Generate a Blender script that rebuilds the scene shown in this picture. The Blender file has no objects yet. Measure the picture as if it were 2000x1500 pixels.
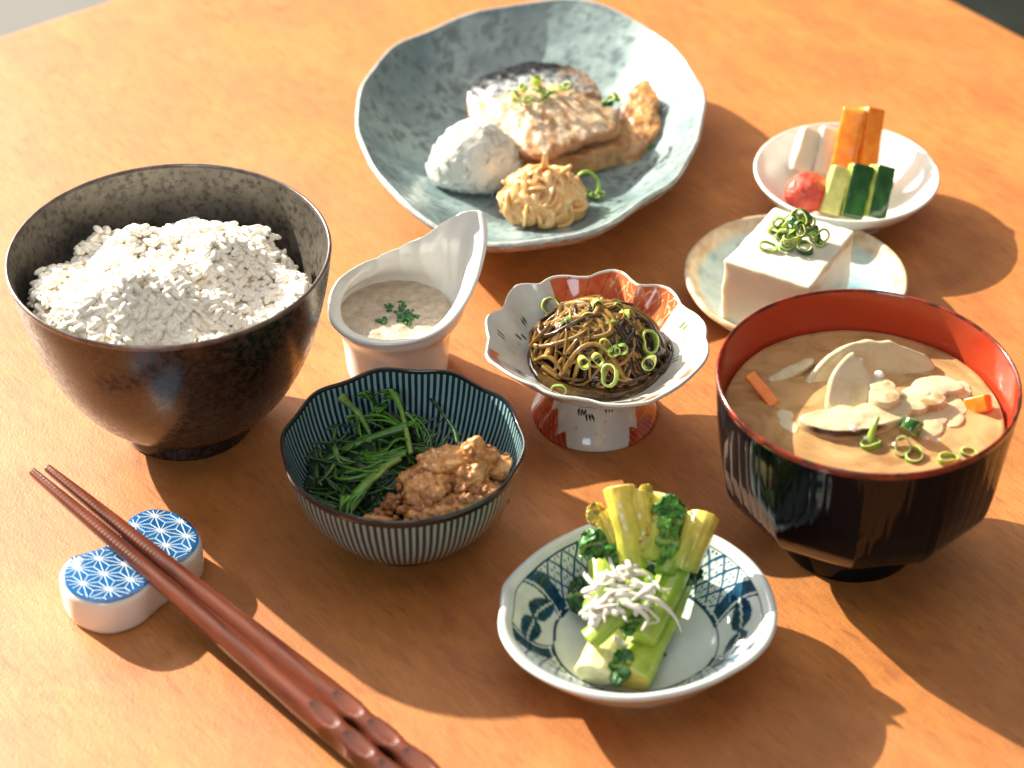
import bpy, math, random
import numpy as np
from mathutils import Vector, Matrix

random.seed(7)
RNG = np.random.default_rng(7)
SC = bpy.context.scene
COL = SC.collection
R = math.radians

# ------------------------------------------------------------------ camera
PITCH, FPX, DIST = R(38), 4300.0, 0.86
cam = bpy.data.cameras.new('camera')
cam.sensor_width = 36
cam.lens = FPX / 2000 * 36
cam.clip_start, cam.clip_end = 0.05, 100
cam.dof.use_dof = True
cam.dof.focus_distance = 0.815
cam.dof.aperture_fstop = 9.0
camo = bpy.data.objects.new('camera', cam)
COL.objects.link(camo)
camo.location = (0, -DIST * math.cos(PITCH), DIST * math.sin(PITCH))
camo.rotation_euler = (math.pi / 2 - PITCH, 0, 0)
SC.camera = camo

# ------------------------------------------------------------------ world and lamps
world = bpy.data.worlds.new('World')
SC.world = world
world.use_nodes = True
bg = world.node_tree.nodes['Background']
bg.inputs['Color'].default_value = (1.0, 0.90, 0.80, 1)
bg.inputs['Strength'].default_value = 0.22

SUN_EL, SUN_DIST = R(28), 7.0
SUN_DIR = Vector((-0.78 * math.cos(SUN_EL), 0.626 * math.cos(SUN_EL), math.sin(SUN_EL)))


def lamp(name, kind, loc, target, power, color, **kw):
    l = bpy.data.lights.new(name, kind)
    l.energy = power
    l.color = color
    for k, v in kw.items():
        setattr(l, k, v)
    o = bpy.data.objects.new(name, l)
    COL.objects.link(o)
    o.location = loc
    o.rotation_euler = (Vector(target) - Vector(loc)).to_track_quat('-Z', 'Y').to_euler()
    return o


# low sunlight coming in through the window behind the table on the left
lamp('window_sunlight', 'SPOT', SUN_DIR * SUN_DIST, (0, 0.05, 0), 7700, (1.0, 0.92, 0.74),
     spot_size=R(24), spot_blend=0.3, shadow_soft_size=0.036)
# the bright window itself
lamp('window_light', 'AREA', (-1.75, 1.9, 1.25), (0, 0, 0), 94, (1.0, 0.97, 0.93),
     shape='RECTANGLE', size=1.5, size_y=1.3)
# overhead fill lamp, added for soft light as from an unseen ceiling
lamp('overhead_fill', 'AREA', (0, 0.1, 2.0), (0, 0.1, 0), 16, (1.0, 0.94, 0.87), shape='RECTANGLE', size=2.2, size_y=2.2)
# a second, dimmer window on the camera's side
lamp('room_window_light', 'AREA', (-0.7, -2.2, 1.5), (0, 0, 0), 14, (0.75, 0.88, 1.0),
     shape='RECTANGLE', size=0.9, size_y=0.7)

vs = SC.view_settings
vs.view_transform = 'Standard'
vs.look = 'None'
vs.exposure = 0.0
vs.gamma = 1.0
SC.cycles.max_bounces = 10
SC.cycles.diffuse_bounces = 8
SC.cycles.caustics_reflective = False
SC.cycles.caustics_refractive = False


# ------------------------------------------------------------------ helpers
def PX(u, v, z=0.0):
    """the point of the place at height z that the photograph shows at pixel (u, v)"""
    C = np.array([0, -DIST * math.cos(PITCH), DIST * math.sin(PITCH)])
    fw = np.array([0, math.cos(PITCH), -math.sin(PITCH)])
    up = np.array([0, math.sin(PITCH), math.cos(PITCH)])
    d = fw * FPX + np.array([1.0, 0, 0]) * (u - 1000) + up * (750 - v)
    return C + d * ((z - C[2]) / d[2])


def vnoise(p, seed=0):
    p = np.asarray(p, float) + seed * 17.31
    i = np.floor(p).astype(np.int64)
    f = p - i
    f = f * f * (3 - 2 * f)

    def h(a, b, c):
        n = (a * 374761393 + b * 668265263 + c * 2147483647 + seed * 974711) & 0x7fffffff
        n = ((n ^ (n >> 13)) * 1274126177) & 0x7fffffff
        return ((n ^ (n >> 16)) & 0xffff) / 32767.5 - 1
    r = 0
    for a in (0, 1):
        for b in (0, 1):
            for c in (0, 1):
                w = (f[..., 0] if a else 1 - f[..., 0]) * (f[..., 1] if b else 1 - f[..., 1]) * (f[..., 2] if c else 1 - f[..., 2])
                r = r + w * h(i[..., 0] + a, i[..., 1] + b, i[..., 2] + c)
    return r


def fbm(p, sc, oct=3, seed=0):
    p = np.asarray(p, float) * sc
    r, a = 0, 1.0
    for k in range(oct):
        r = r + a * vnoise(p, seed + k)
        p = p * 2.03
        a *= 0.5
    return r


def tag(o, label, cat, group=None):
    o['label'] = label
    o['category'] = cat
    if group:
        o['group'] = group
    return o


def empty(name, loc, label=None, cat=None, group=None):
    o = bpy.data.objects.new(name, None)
    o.empty_display_size = 0.01
    COL.objects.link(o)
    o.location = loc
    if label:
        tag(o, label, cat, group)
    return o


def mesh(name, V, Fc, mat, col=None, smooth=True):
    me = bpy.data.meshes.new(name)
    V = np.asarray(V, float).reshape(-1, 3)
    if isinstance(Fc, np.ndarray):
        k = Fc.shape[1]
        me.vertices.add(len(V))
        me.vertices.foreach_set('co', V.ravel())
        me.loops.add(Fc.size)
        me.loops.foreach_set('vertex_index', Fc.ravel().astype(np.int32))
        me.polygons.add(len(Fc))
        me.polygons.foreach_set('loop_start', (np.arange(len(Fc)) * k).astype(np.int32))
        me.update(calc_edges=True)
    else:
        me.from_pydata(V.tolist(), [], Fc)
    if smooth:
        me.polygons.foreach_set('use_smooth', np.ones(len(me.polygons), bool))
    if col is not None:
        a = me.color_attributes.new('Col', 'FLOAT_COLOR', 'POINT')
        c = np.ones((len(V), 4))
        c[:, :3] = np.asarray(col).reshape(-1, 3)
        a.data.foreach_set('color', c.ravel())
    if mat:
        me.materials.append(mat)
    me.validate()
    return me


def obj(name, me, parent=None, loc=None):
    """meshes are made in world coordinates; a parent Empty sits at loc, so children are offset back"""
    o = bpy.data.objects.new(name, me)
    COL.objects.link(o)
    if parent is not None:
        o.parent = parent
        base = parent
        off = Vector((0, 0, 0))
        while base is not None:
            off += base.location
            base = base.parent
        if loc is None:
            o.location = -off
        else:
            o.location = Vector(loc) - off
    elif loc is not None:
        o.location = loc
    return o


def gridfaces(nu, nv, cu=True, cv=False):
    iu = np.arange(nu if cu else nu - 1)
    iv = np.arange(nv if cv else nv - 1)
    a, b = np.meshgrid(iu, iv, indexing='ij')
    a2, b2 = (a + 1) % nu, (b + 1) % nv
    return np.stack([a * nv + b, a2 * nv + b, a2 * nv + b2, a * nv + b2], -1).reshape(-1, 4)


def crom(P, sub, closed=False):
    """Catmull-Rom through rows of P"""
    P = np.asarray(P, float)
    n = len(P)
    out = []
    m = n if closed else n - 1
    for i in range(m):
        if closed:
            p0, p1, p2, p3 = P[(i - 1) % n], P[i], P[(i + 1) % n], P[(i + 2) % n]
        else:
            p0, p1, p2, p3 = P[max(i - 1, 0)], P[i], P[i + 1], P[min(i + 2, n - 1)]
        for k in range(sub):
            t = k / sub
            out.append(0.5 * (2 * p1 + (p2 - p0) * t + (2 * p0 - 5 * p1 + 4 * p2 - p3) * t * t + (3 * p1 - p0 - 3 * p2 + p3) * t ** 3))
    if not closed:
        out.append(P[-1])
    return np.array(out)


def polar(pts, c, n, smooth=1.5):
    """outline points -> radius over n even angles"""
    d = np.asarray(pts)[:, :2] - np.asarray(c)[:2]
    th = np.mod(np.arctan2(d[:, 1], d[:, 0]), 2 * np.pi)
    r = np.hypot(d[:, 0], d[:, 1])
    o = np.argsort(th)
    th, r = th[o], r[o]
    t = np.arange(n) / n * 2 * np.pi
    R_ = np.interp(t, np.concatenate([th[-3:] - 2 * np.pi, th, th[:3] + 2 * np.pi]), np.concatenate([r[-3:], r, r[:3]]))
    return csmooth(R_, smooth * n / 100)


def csmooth(a, s):
    if s <= 0:
        return a
    n = len(a)
    k = np.arange(n)
    k = np.minimum(k, n - k)
    g = np.exp(-0.5 * (k / s) ** 2)
    g /= g.sum()
    return np.real(np.fft.ifft(np.fft.fft(a) * np.fft.fft(g)))


def loft(c, rows, n=160, Rt=None, zr=None, sub=4):
    """rows (r, w, z): radius r bent from a circle (w=0) to the outline Rt (w=1); zr is the rim's rise.
    Returns V (n, m, 3), angle, row parameter"""
    rows = crom(rows, sub) if sub > 1 else np.asarray(rows, float)
    th = np.arange(n) / n * 2 * np.pi
    if Rt is None:
        Rt = np.ones(n)
    if zr is None:
        zr = np.zeros(n)
    q = Rt / Rt.mean()
    r = np.maximum(rows[None, :, 0], 1e-5) * (1 + np.clip(rows[None, :, 1], 0, 1) * (q[:, None] - 1))
    z = rows[None, :, 2] + zr[:, None] * np.clip(rows[None, :, 1], 0, 1) ** 1.6
    V = np.stack([c[0] + r * np.cos(th)[:, None], c[1] + r * np.sin(th)[:, None], z], -1)
    T = np.repeat(th[:, None], len(rows), 1)
    S = np.repeat(np.arange(len(rows))[None, :] / sub, n, 0)
    return V, T, S, r


def lathe(name, c, rows, mat, parent, n=128, sub=4, **kw):
    rows = [(a[0], 0, a[1]) if len(a) == 2 else a for a in rows]
    V, T, S, r = loft(c, rows, n=n, sub=sub, **kw)
    return obj(name, mesh(name, V, gridfaces(n, V.shape[1]), mat), parent)


def frames(path):
    path = np.asarray(path, float)
    t = np.gradient(path, axis=0)
    t /= np.linalg.norm(t, axis=1)[:, None] + 1e-12
    nrm = np.cross(t[0], (0, 0, 1.0))
    if np.linalg.norm(nrm) < 1e-3:
        nrm = np.array([1.0, 0, 0])
    nrm /= np.linalg.norm(nrm)
    N = []
    for k in range(len(path)):
        nrm = nrm - t[k] * (nrm @ t[k])
        nrm /= np.linalg.norm(nrm) + 1e-12
        N.append(nrm.copy())
    N = np.array(N)
    return t, N, np.cross(t, N)


def tubeV(path, rad, ns=8, flat=1.0, twist=0.0, cap=0.35):
    """swept tube with capped ends: N is across (horizontal), B up; flat squeezes B"""
    path = np.asarray(path, float)
    t, N, B = frames(path)
    n = len(path)
    rad = np.broadcast_to(np.asarray(rad, float), (n,))
    a = np.arange(ns) / ns * 2 * np.pi
    aa = a[None, :] + np.linspace(0, twist, n)[:, None]
    ca, sa = np.cos(a)[None, :], np.sin(a)[None, :] * flat
    ct, st = np.cos(np.linspace(0, twist, n))[:, None], np.sin(np.linspace(0, twist, n))[:, None]
    x = ca * ct - sa * st
    y = ca * st + sa * ct
    V = path[:, None, :] + rad[:, None, None] * (x[..., None] * N[:, None, :] + y[..., None] * B[:, None, :])
    # caps: shrink rings
    e0, e1 = path[0] - t[0] * rad[0] * cap, path[-1] + t[-1] * rad[-1] * cap
    V = np.concatenate([e0 + 0.02 * (V[:1] - path[0]), e0 + 0.88 * (V[:1] - path[0]) + t[0] * rad[0] * cap * .4, V,
                        e1 + 0.88 * (V[-1:] - path[-1]) - t[-1] * rad[-1] * cap * .4, e1 + 0.02 * (V[-1:] - path[-1])], 0)
    V = V.transpose(1, 0, 2)           # (ns, n+4, 3)
    return V, gridfaces(ns, V.shape[1])


def merge(parts):
    Vs, Fs, o = [], [], 0
    for V, Fc in parts:
        V = V.reshape(-1, 3)
        Vs.append(V)
        Fs.append(Fc + o)
        o += len(V)
    return np.concatenate(Vs), np.concatenate(Fs)


def ico(level):
    import bmesh
    bm = bmesh.new()
    bmesh.ops.create_icosphere(bm, subdivisions=level, radius=1)
    V = np.array([v.co[:] for v in bm.verts])
    Fc = np.array([[v.index for v in f.verts] for f in bm.faces])
    bm.free()
    return V, Fc


ICO = {k: ico(k) for k in (2, 3, 4, 5)}


def blob(c, rad, amp, sc, level=3, seed=0, oct=3, flatbottom=None):
    V, Fc = ICO[level]
    rad = np.asarray(rad, float)
    V0 = V * rad
    d = 1 + amp * fbm(V0 + seed * 1.7, sc, oct, seed)
    W = V0 * d[:, None] + np.asarray(c)
    if flatbottom is not None:
        W[:, 2] = np.maximum(W[:, 2], flatbottom)
    return W, Fc


def box(c, s, bev=0.0):
    """box with bevelled edges as verts/faces (list)"""
    import bmesh
    bm = bmesh.new()
    bmesh.ops.create_cube(bm, size=1)
    for v in bm.verts:
        v.co = Vector((v.co.x * s[0], v.co.y * s[1], v.co.z * s[2]))
    if bev:
        bmesh.ops.bevel(bm, geom=bm.edges[:], offset=bev, segments=3, profile=0.5, affect='EDGES')
    bm.verts.index_update()
    V = np.array([v.co[:] for v in bm.verts]) + np.asarray(c)
    Fc = [[v.index for v in f.verts] for f in bm.faces]
    bm.free()
    return V, Fc


# ------------------------------------------------------------------ materials
def nd(nt, t, **kw):
    n = nt.nodes.new(t)
    for k, v in kw.items():
        if k.startswith('_'):
            setattr(n, k[1:], v)
        else:
            n.inputs[k].default_value = v
    return n


def pm(name, base, rough=0.5, c2=None, nscale=60, ndet=4, ramp=(0.4, 0.6), stretch=None, bump=None, bump2=None, attr=False, vary=None,
       sss=None, metallic=0.0, coat=0.0, coat_rough=0.03, spec=0.5, rough2=None, trans=0.0, ior=1.45, specks=None):
    m = bpy.data.materials.new(name)
    m.use_nodes = True
    nt = m.node_tree
    L = nt.links.new
    b = nt.nodes['Principled BSDF']
    b.inputs['Roughness'].default_value = rough
    b.inputs['Metallic'].default_value = metallic
    b.inputs['Specular IOR Level'].default_value = spec
    b.inputs['IOR'].default_value = ior
    b.inputs['Coat Weight'].default_value = coat
    b.inputs['Coat Roughness'].default_value = coat_rough
    b.inputs['Transmission Weight'].default_value = trans
    if sss:
        b.inputs['Subsurface Weight'].default_value = sss[0]
        b.inputs['Subsurface Radius'].default_value = sss[1]
        b.inputs['Subsurface Scale'].default_value = sss[2]
    tc = nd(nt, 'ShaderNodeTexCoord')
    vec = tc.outputs['Object']
    if stretch:
        mp = nd(nt, 'ShaderNodeMapping')
        mp.vector_type = 'TEXTURE'
        mp.inputs['Rotation'].default_value = (0, 0, stretch[0])
        mp.inputs['Scale'].default_value = tuple(1 / k for k in stretch[1])
        L(vec, mp.inputs['Vector'])
        svec = mp.outputs['Vector']
    else:
        svec = vec
    if attr:
        at = nd(nt, 'ShaderNodeAttribute', _attribute_name='Col')
        c = at.outputs['Color']
    else:
        rgb = nd(nt, 'ShaderNodeRGB')
        rgb.outputs[0].default_value = (*base, 1)
        c = rgb.outputs[0]
    nz = nd(nt, 'ShaderNodeTexNoise', Scale=nscale, Detail=ndet, Roughness=0.6)
    L(svec, nz.inputs['Vector'])
    mr = nd(nt, 'ShaderNodeMapRange')
    mr.inputs['From Min'].default_value, mr.inputs['From Max'].default_value = ramp
    L(nz.outputs['Fac'], mr.inputs['Value'])
    if c2 is not None:
        mx = nd(nt, 'ShaderNodeMix', _data_type='RGBA')
        L(mr.outputs[0], mx.inputs[0])
        L(c, mx.inputs[6])
        mx.inputs[7].default_value = (*c2, 1)
        c = mx.outputs[2]
    if specks:                                     # (scale, threshold, colour)
        n2 = nd(nt, 'ShaderNodeTexNoise', Scale=specks[0], Detail=3, Roughness=0.65)
        L(vec, n2.inputs['Vector'])
        m2 = nd(nt, 'ShaderNodeMapRange')
        m2.inputs['From Min'].default_value, m2.inputs['From Max'].default_value = specks[1], specks[1] + 0.05
        L(n2.outputs['Fac'], m2.inputs['Value'])
        mx = nd(nt, 'ShaderNodeMix', _data_type='RGBA')
        L(m2.outputs[0], mx.inputs[0])
        L(c, mx.inputs[6])
        mx.inputs[7].default_value = (*specks[2], 1)
        c = mx.outputs[2]
    if vary:                                       # (scale, amount): brightness mottling of the pigment
        n3 = nd(nt, 'ShaderNodeTexNoise', Scale=vary[0], Detail=5, Roughness=0.65)
        L(svec, n3.inputs['Vector'])
        m3 = nd(nt, 'ShaderNodeMapRange')
        m3.inputs['From Min'].default_value, m3.inputs['From Max'].default_value = 0.3, 0.7
        m3.inputs['To Min'].default_value, m3.inputs['To Max'].default_value = 1 - vary[1], 1 + vary[1]
        L(n3.outputs['Fac'], m3.inputs['Value'])
        mx = nd(nt, 'ShaderNodeMix', _data_type='RGBA', _blend_type='MULTIPLY')
        mx.inputs[0].default_value = 1
        L(c, mx.inputs[6])
        L(m3.outputs[0], mx.inputs[7])
        c = mx.outputs[2]
    L(c, b.inputs['Base Color'])
    if rough2 is not None:
        mr2 = nd(nt, 'ShaderNodeMapRange')
        mr2.inputs['To Min'].default_value, mr2.inputs['To Max'].default_value = rough, rough2
        L(mr.outputs[0], mr2.inputs['Value'])
        L(mr2.outputs[0], b.inputs['Roughness'])
    prev = None
    for bp in (bump, bump2):
        if bp:
            nb = nd(nt, 'ShaderNodeTexNoise', Scale=bp[0], Detail=4, Roughness=0.6)
            L(svec if len(bp) > 3 else vec, nb.inputs['Vector'])
            bn = nd(nt, 'ShaderNodeBump', Strength=bp[1], Distance=bp[2])
            L(nb.outputs['Fac'], bn.inputs['Height'])
            if prev:
                L(prev, bn.inputs['Normal'])
            prev = bn.outputs['Normal']
    if prev:
        L(prev, b.inputs['Normal'])
    m['bsdf'] = b.name
    return m


GRAIN = math.atan2(-0.817, 0.577)
M = {}
def table_material():
    m = pm('table_wood', (0.490, 0.187, 0.041), 0.46, c2=(0.375, 0.113, 0.023), nscale=30, ndet=10, ramp=(0.36, 0.74), stretch=(GRAIN, (0.45, 1.0, 1)),
           vary=(190, 0.14), bump=(950, 0.5, 0.0003), bump2=(420, 0.16, 0.0006, 1), rough2=0.54, spec=1.0)
    nt = m.node_tree
    L = nt.links.new
    b = nt.nodes['Principled BSDF']
    c = b.inputs['Base Color'].links[0].from_socket
    tc = nd(nt, 'ShaderNodeTexCoord')

    def layer(c, scl, stretch, lo, hi, colr, amt):
        mp = nd(nt, 'ShaderNodeMapping')
        mp.vector_type = 'TEXTURE'
        mp.inputs['Rotation'].default_value = (0, 0, GRAIN + 0.06)
        mp.inputs['Scale'].default_value = (stretch, 1, 1)
        L(tc.outputs['Object'], mp.inputs['Vector'])
        n = nd(nt, 'ShaderNodeTexNoise', Scale=scl, Detail=4, Roughness=0.7, Distortion=0.6)
        L(mp.outputs[0], n.inputs['Vector'])
        mr = nd(nt, 'ShaderNodeMapRange')
        mr.inputs['From Min'].default_value, mr.inputs['From Max'].default_value = lo, hi
        mr.inputs['To Max'].default_value = amt
        L(n.outputs['Fac'], mr.inputs['Value'])
        mx = nd(nt, 'ShaderNodeMix', _data_type='RGBA')
        L(mr.outputs[0], mx.inputs[0])
        L(c, mx.inputs[6])
        mx.inputs[7].default_value = (*colr, 1)
        return mx.outputs[2]
    c = layer(c, 700, 9, 0.48, 0.72, (0.29, 0.074, 0.016), 0.60)       # fine fibre lines
    c = layer(c, 420, 6, 0.58, 0.70, (0.18, 0.040, 0.010), 0.45)       # short dark pores
    c = layer(c, 60, 2.2, 0.60, 0.72, (0.245, 0.058, 0.014), 0.55)      # darker figure
    c = layer(c, 16, 1.3, 0.50, 0.80, (0.55, 0.245, 0.082), 0.55)       # paler worn patches
    L(c, b.inputs['Base Color'])
    return m


M['table'] = table_material()
M['leg'] = pm('table_leg_wood', (0.42, 0.14, 0.04), 0.45)
M['floor'] = pm('pale_floor', (0.48, 0.455, 0.40), 0.6, c2=(0.43, 0.405, 0.355), nscale=3)
M['dark_sheet'] = pm('dark_grey_green', (0.055, 0.065, 0.05), 0.9, bump=(300, 0.4, 0.003), vary=(14, 0.25))
M['iron_glaze'] = pm('iron_glaze', (0.007, 0.0055, 0.0055), 0.22, c2=(0.042, 0.030, 0.025), nscale=420, ndet=5, ramp=(0.44, 0.62), metallic=0.25, spec=0.9, coat=0.3, coat_rough=0.16,
                     rough2=0.42, bump=(700, 0.12, 0.0004), vary=(45, 0.45))
M['iron_lining_lit'] = pm('iron_glaze_lining_lit', (0.13, 0.113, 0.092), 0.32, c2=(0.036, 0.029, 0.025), nscale=380, ndet=6, ramp=(0.46, 0.66), metallic=0.2, spec=0.8,
                      rough2=0.45, bump=(700, 0.12, 0.0004), vary=(50, 0.35))  # iron glaze lightened: bounce and window light painted into the lining's colour
M['iron_rim'] = pm('pale_rim_glaze', (0.20, 0.165, 0.15), 0.28, metallic=0.6, vary=(200, 0.4))  # paler and more metallic than the body glaze
M['rice'] = pm('rice', (0.89, 0.84, 0.745), 0.20, spec=0.5, coat=0.15)
M['plate'] = pm('grey_blue_glaze', (0.36, 0.42, 0.43), 0.20, c2=(0.16, 0.20, 0.22), nscale=420, ndet=5, ramp=(0.55, 0.72), vary=(75, 0.22),
                bump=(55, 0.45, 0.003), bump2=(300, 0.12, 0.0006), specks=(420, 0.68, (0.46, 0.50, 0.49)), attr=True, coat=0.2)
M['clay'] = pm('plate_clay', (0.46, 0.36, 0.31), 0.5, c2=(0.25, 0.20, 0.18), nscale=120, ramp=(0.5, 0.7))
M['white_china'] = pm('white_china', (0.82, 0.82, 0.79), 0.12, spec=0.5, coat=0.3, vary=(30, 0.02), bump=(60, 0.05, 0.001))
M['painted_china'] = pm('painted_china', (0.8, 0.8, 0.78), 0.14, attr=True, spec=0.55, coat=0.5, vary=(90, 0.06), bump=(70, 0.08, 0.001))
M['black_lacquer'] = pm('black_lacquer', (0.002, 0.003, 0.005), 0.07, spec=0.26)
M['red_lacquer'] = pm('red_lacquer', (0.40, 0.036, 0.012), 0.16, spec=0.5, coat=0.4, vary=(25, 0.07))
M['rim_lacquer'] = pm('worn_rim_lacquer', (0.26, 0.03, 0.012), 0.2, c2=(0.06, 0.012, 0.008), nscale=150, spec=0.5, coat=0.4)
M['broth'] = pm('miso_broth', (0.62, 0.385, 0.175), 0.04, c2=(0.36, 0.20, 0.080), nscale=42, ndet=6, ramp=(0.42, 0.66), spec=0.5, bump=(90, 0.05, 0.001))
M['broth'].node_tree.nodes['Noise Texture'].inputs['Distortion'].default_value = 1.6
M['broth'].node_tree.nodes['Principled BSDF'].inputs['Alpha'].default_value = 0.80
M['daikon'] = pm('simmered_daikon', (0.58, 0.50, 0.32), 0.14, c2=(0.47, 0.37, 0.20), nscale=130, ramp=(0.45, 0.7), bump=(400, 0.12, 0.0004), coat=0.3)
M['mushroom'] = pm('mushroom', (0.62, 0.46, 0.28), 0.2, attr=True, bump=(260, 0.2, 0.0006), coat=0.3)
M['cabbage'] = pm('soup_leaf', (0.55, 0.50, 0.34), 0.15, vary=(90, 0.15), coat=0.3)
M['carrot'] = pm('carrot', (0.80, 0.19, 0.015), 0.25, sss=(0.2, (1, 0.4, 0.1), 0.0015), c2=(0.84, 0.28, 0.03), nscale=180, bump=(300, 0.15, 0.0004), coat=0.25)
M['raw_daikon'] = pm('pickled_daikon', (0.70, 0.66, 0.55), 0.2, sss=(0.4, (1, 0.9, 0.6), 0.003), bump=(200, 0.1, 0.0005), coat=0.3)
M['cucumber'] = pm('cucumber', (0, 0, 0), 0.18, attr=True, sss=(0.15, (0.6, 1, 0.2), 0.002), vary=(150, 0.25), bump=(220, 0.2, 0.0006), coat=0.4)
M['umeboshi'] = pm('pickled_plum', (0.52, 0.035, 0.018), 0.24, sss=(0.15, (1, 0.2, 0.1), 0.0015), c2=(0.66, 0.09, 0.04), nscale=160, bump=(200, 0.9, 0.003), bump2=(400, 0.3, 0.0006), coat=0.4)
M['tofu'] = pm('tofu', (0.72, 0.675, 0.56), 0.34, sss=(0.5, (1, 0.85, 0.55), 0.004), bump=(230, 0.2, 0.0006), bump2=(700, 0.3, 0.0004), vary=(60, 0.04), spec=0.45)
M['scallion'] = pm('scallion', (0, 0, 0), 0.2, attr=True, sss=(0.08, (0.7, 1, 0.2), 0.001), vary=(700, 0.14), coat=0.4)
M['crackle'] = pm('tofu_dish_glaze', (0, 0, 0), 0.2, attr=True, vary=(170, 0.16), specks=(380, 0.70, (0.20, 0.10, 0.05)), bump=(120, 0.2, 0.001), coat=0.3)
M['yam'] = pm('grated_yam', (0.54, 0.42, 0.31), 0.16, sss=(0.3, (1, 0.7, 0.5), 0.002), c2=(0.62, 0.52, 0.42), nscale=300, ramp=(0.42, 0.6), bump=(330, 0.85, 0.0016), coat=0.5)
M['nori'] = pm('green_flakes', (0.03, 0.12, 0.05), 0.6, c2=(0.07, 0.20, 0.05), nscale=900)
M['mozuku'] = pm('brown_seaweed', (0.36, 0.155, 0.028), 0.08, attr=True, vary=(260, 0.3), coat=0.3, trans=0.45, ior=1.38)
M['dark_broth'] = pm('vinegar_broth', (0.10, 0.055, 0.015), 0.04, c2=(0.03, 0.015, 0.006), nscale=90, spec=0.6, bump=(150, 0.1, 0.001))
M['greens'] = pm('boiled_greens', (0, 0, 0), 0.24, attr=True, vary=(300, 0.4), coat=0.25, bump=(500, .4, .0006))
M['stem'] = pm('green_stem', (0, 0, 0), 0.24, attr=True, vary=(260, 0.18), sss=(0.2, (0.8, 1, 0.25), 0.002), bump=(420, 0.3, 0.0006), coat=0.35)
M['crumb'] = pm('minced_meat', (0.46, 0.205, 0.07), 0.3, c2=(0.26, 0.085, 0.026), nscale=160, ramp=(0.4, 0.65), vary=(500, 0.25), bump=(700, 0.4, 0.0006), coat=0.3, sss=(0.2, (1, 0.5, 0.2), 0.002))
M['chunk'] = pm('simmered_tofu', (0.66, 0.31, 0.095), 0.24, c2=(0.42, 0.165, 0.048), nscale=110, ndet=6, ramp=(0.4, 0.68), bump=(500, 0.8, 0.0012), vary=(420, 0.28), coat=0.4, coat_rough=0.12)
M['fish'] = pm('grilled_fish', (0, 0, 0), 0.24, attr=True, vary=(150, 0.28), bump=(210, 0.7, 0.0018), bump2=(650, 0.5, 0.0008), coat=0.55, coat_rough=0.08)
M['grated'] = pm('grated_daikon', (0.72, 0.72, 0.655), 0.18, sss=(0.9, (1, 0.95, 0.8), 0.004), bump=(600, 0.5, 0.0007), vary=(300, 0.05), coat=0.6, coat_rough=0.08)
M['shred'] = pm('pickled_shreds', (0.72, 0.37, 0.13), 0.24, sss=(0.25, (1, 0.7, 0.35), 0.0015), c2=(0.76, 0.48, 0.22), nscale=120, vary=(300, 0.12), coat=0.4)
M['whitebait'] = pm('whitebait', (0.74, 0.70, 0.63), 0.28, sss=(0.3, (1, 0.85, 0.7), 0.001), vary=(250, 0.08), coat=0.25)
M['eye'] = pm('fish_eye', (0.02, 0.02, 0.02), 0.2)
M['chop'] = pm('chopstick_wood', (0.175, 0.042, 0.019), 0.28, c2=(0.065, 0.015, 0.008), nscale=120, ndet=5, ramp=(0.4, 0.68), stretch=(math.atan2(-0.2, 0.165), (0.1, 1.5, 1.5)),
                vary=(160, 0.22), bump=(500, 0.2, 0.0005, 1), spec=0.6, coat=0.4, coat_rough=0.15)
M['blue_glaze'] = pm('blue_glaze', (0.012, 0.125, 0.34), 0.10, c2=(0.006, 0.055, 0.19), nscale=70, ramp=(0.4, 0.7), coat=0.6, vary=(300, 0.15))
M['pattern_white'] = pm('pattern_white', (0.72, 0.80, 0.82), 0.14, coat=0.5)
M['rim_blue'] = pm('dark_rim', (0.012, 0.016, 0.02), 0.10, coat=0.6)
M['bubble'] = pm('bubble', (0.9, 0.88, 0.82), 0.05, coat=0.8)
M['pepper'] = pm('pepper', (0.02, 0.02, 0.02), 0.5)


def stripe_material():
    """underglaze stripes running down the bowl, by angle round its axis"""
    m = pm('striped_glaze', (0.30, 0.35, 0.34), 0.13, coat=0.5, spec=0.55)
    nt = m.node_tree
    L = nt.links.new
    b = nt.nodes['Principled BSDF']
    tc = nd(nt, 'ShaderNodeTexCoord')
    sp = nd(nt, 'ShaderNodeSeparateXYZ')
    L(tc.outputs['Object'], sp.inputs[0])
    at = nd(nt, 'ShaderNodeMath', _operation='ARCTAN2')
    L(sp.outputs['Y'], at.inputs[0])
    L(sp.outputs['X'], at.inputs[1])
    nz = nd(nt, 'ShaderNodeTexNoise', Scale=90, Detail=3)
    L(tc.outputs['Object'], nz.inputs['Vector'])
    mu = nd(nt, 'ShaderNodeMath', _operation='MULTIPLY')
    mu.inputs[1].default_value = 110
    L(at.outputs[0], mu.inputs[0])
    ad = nd(nt, 'ShaderNodeMath', _operation='MULTIPLY_ADD')
    ad.inputs[1].default_value = 1.3
    L(nz.outputs['Fac'], ad.inputs[0])
    L(mu.outputs[0], ad.inputs[2])
    si = nd(nt, 'ShaderNodeMath', _operation='SINE')
    L(ad.outputs[0], si.inputs[0])
    mr = nd(nt, 'ShaderNodeMapRange')
    mr.inputs['From Min'].default_value, mr.inputs['From Max'].default_value = -0.45, 0.15
    L(si.outputs[0], mr.inputs['Value'])
    mx = nd(nt, 'ShaderNodeMix', _data_type='RGBA')
    mx.inputs[6].default_value = (0.29, 0.435, 0.445, 1)
    mx.inputs[7].default_value = (0.006, 0.034, 0.055, 1)
    L(mr.outputs[0], mx.inputs[0])
    L(mx.outputs[2], b.inputs['Base Color'])
    bn = nd(nt, 'ShaderNodeBump', Strength=0.25, Distance=0.0004)
    L(si.outputs[0], bn.inputs['Height'])
    L(bn.outputs[0], b.inputs['Normal'])
    return m


M['stripe'] = stripe_material()


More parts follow.
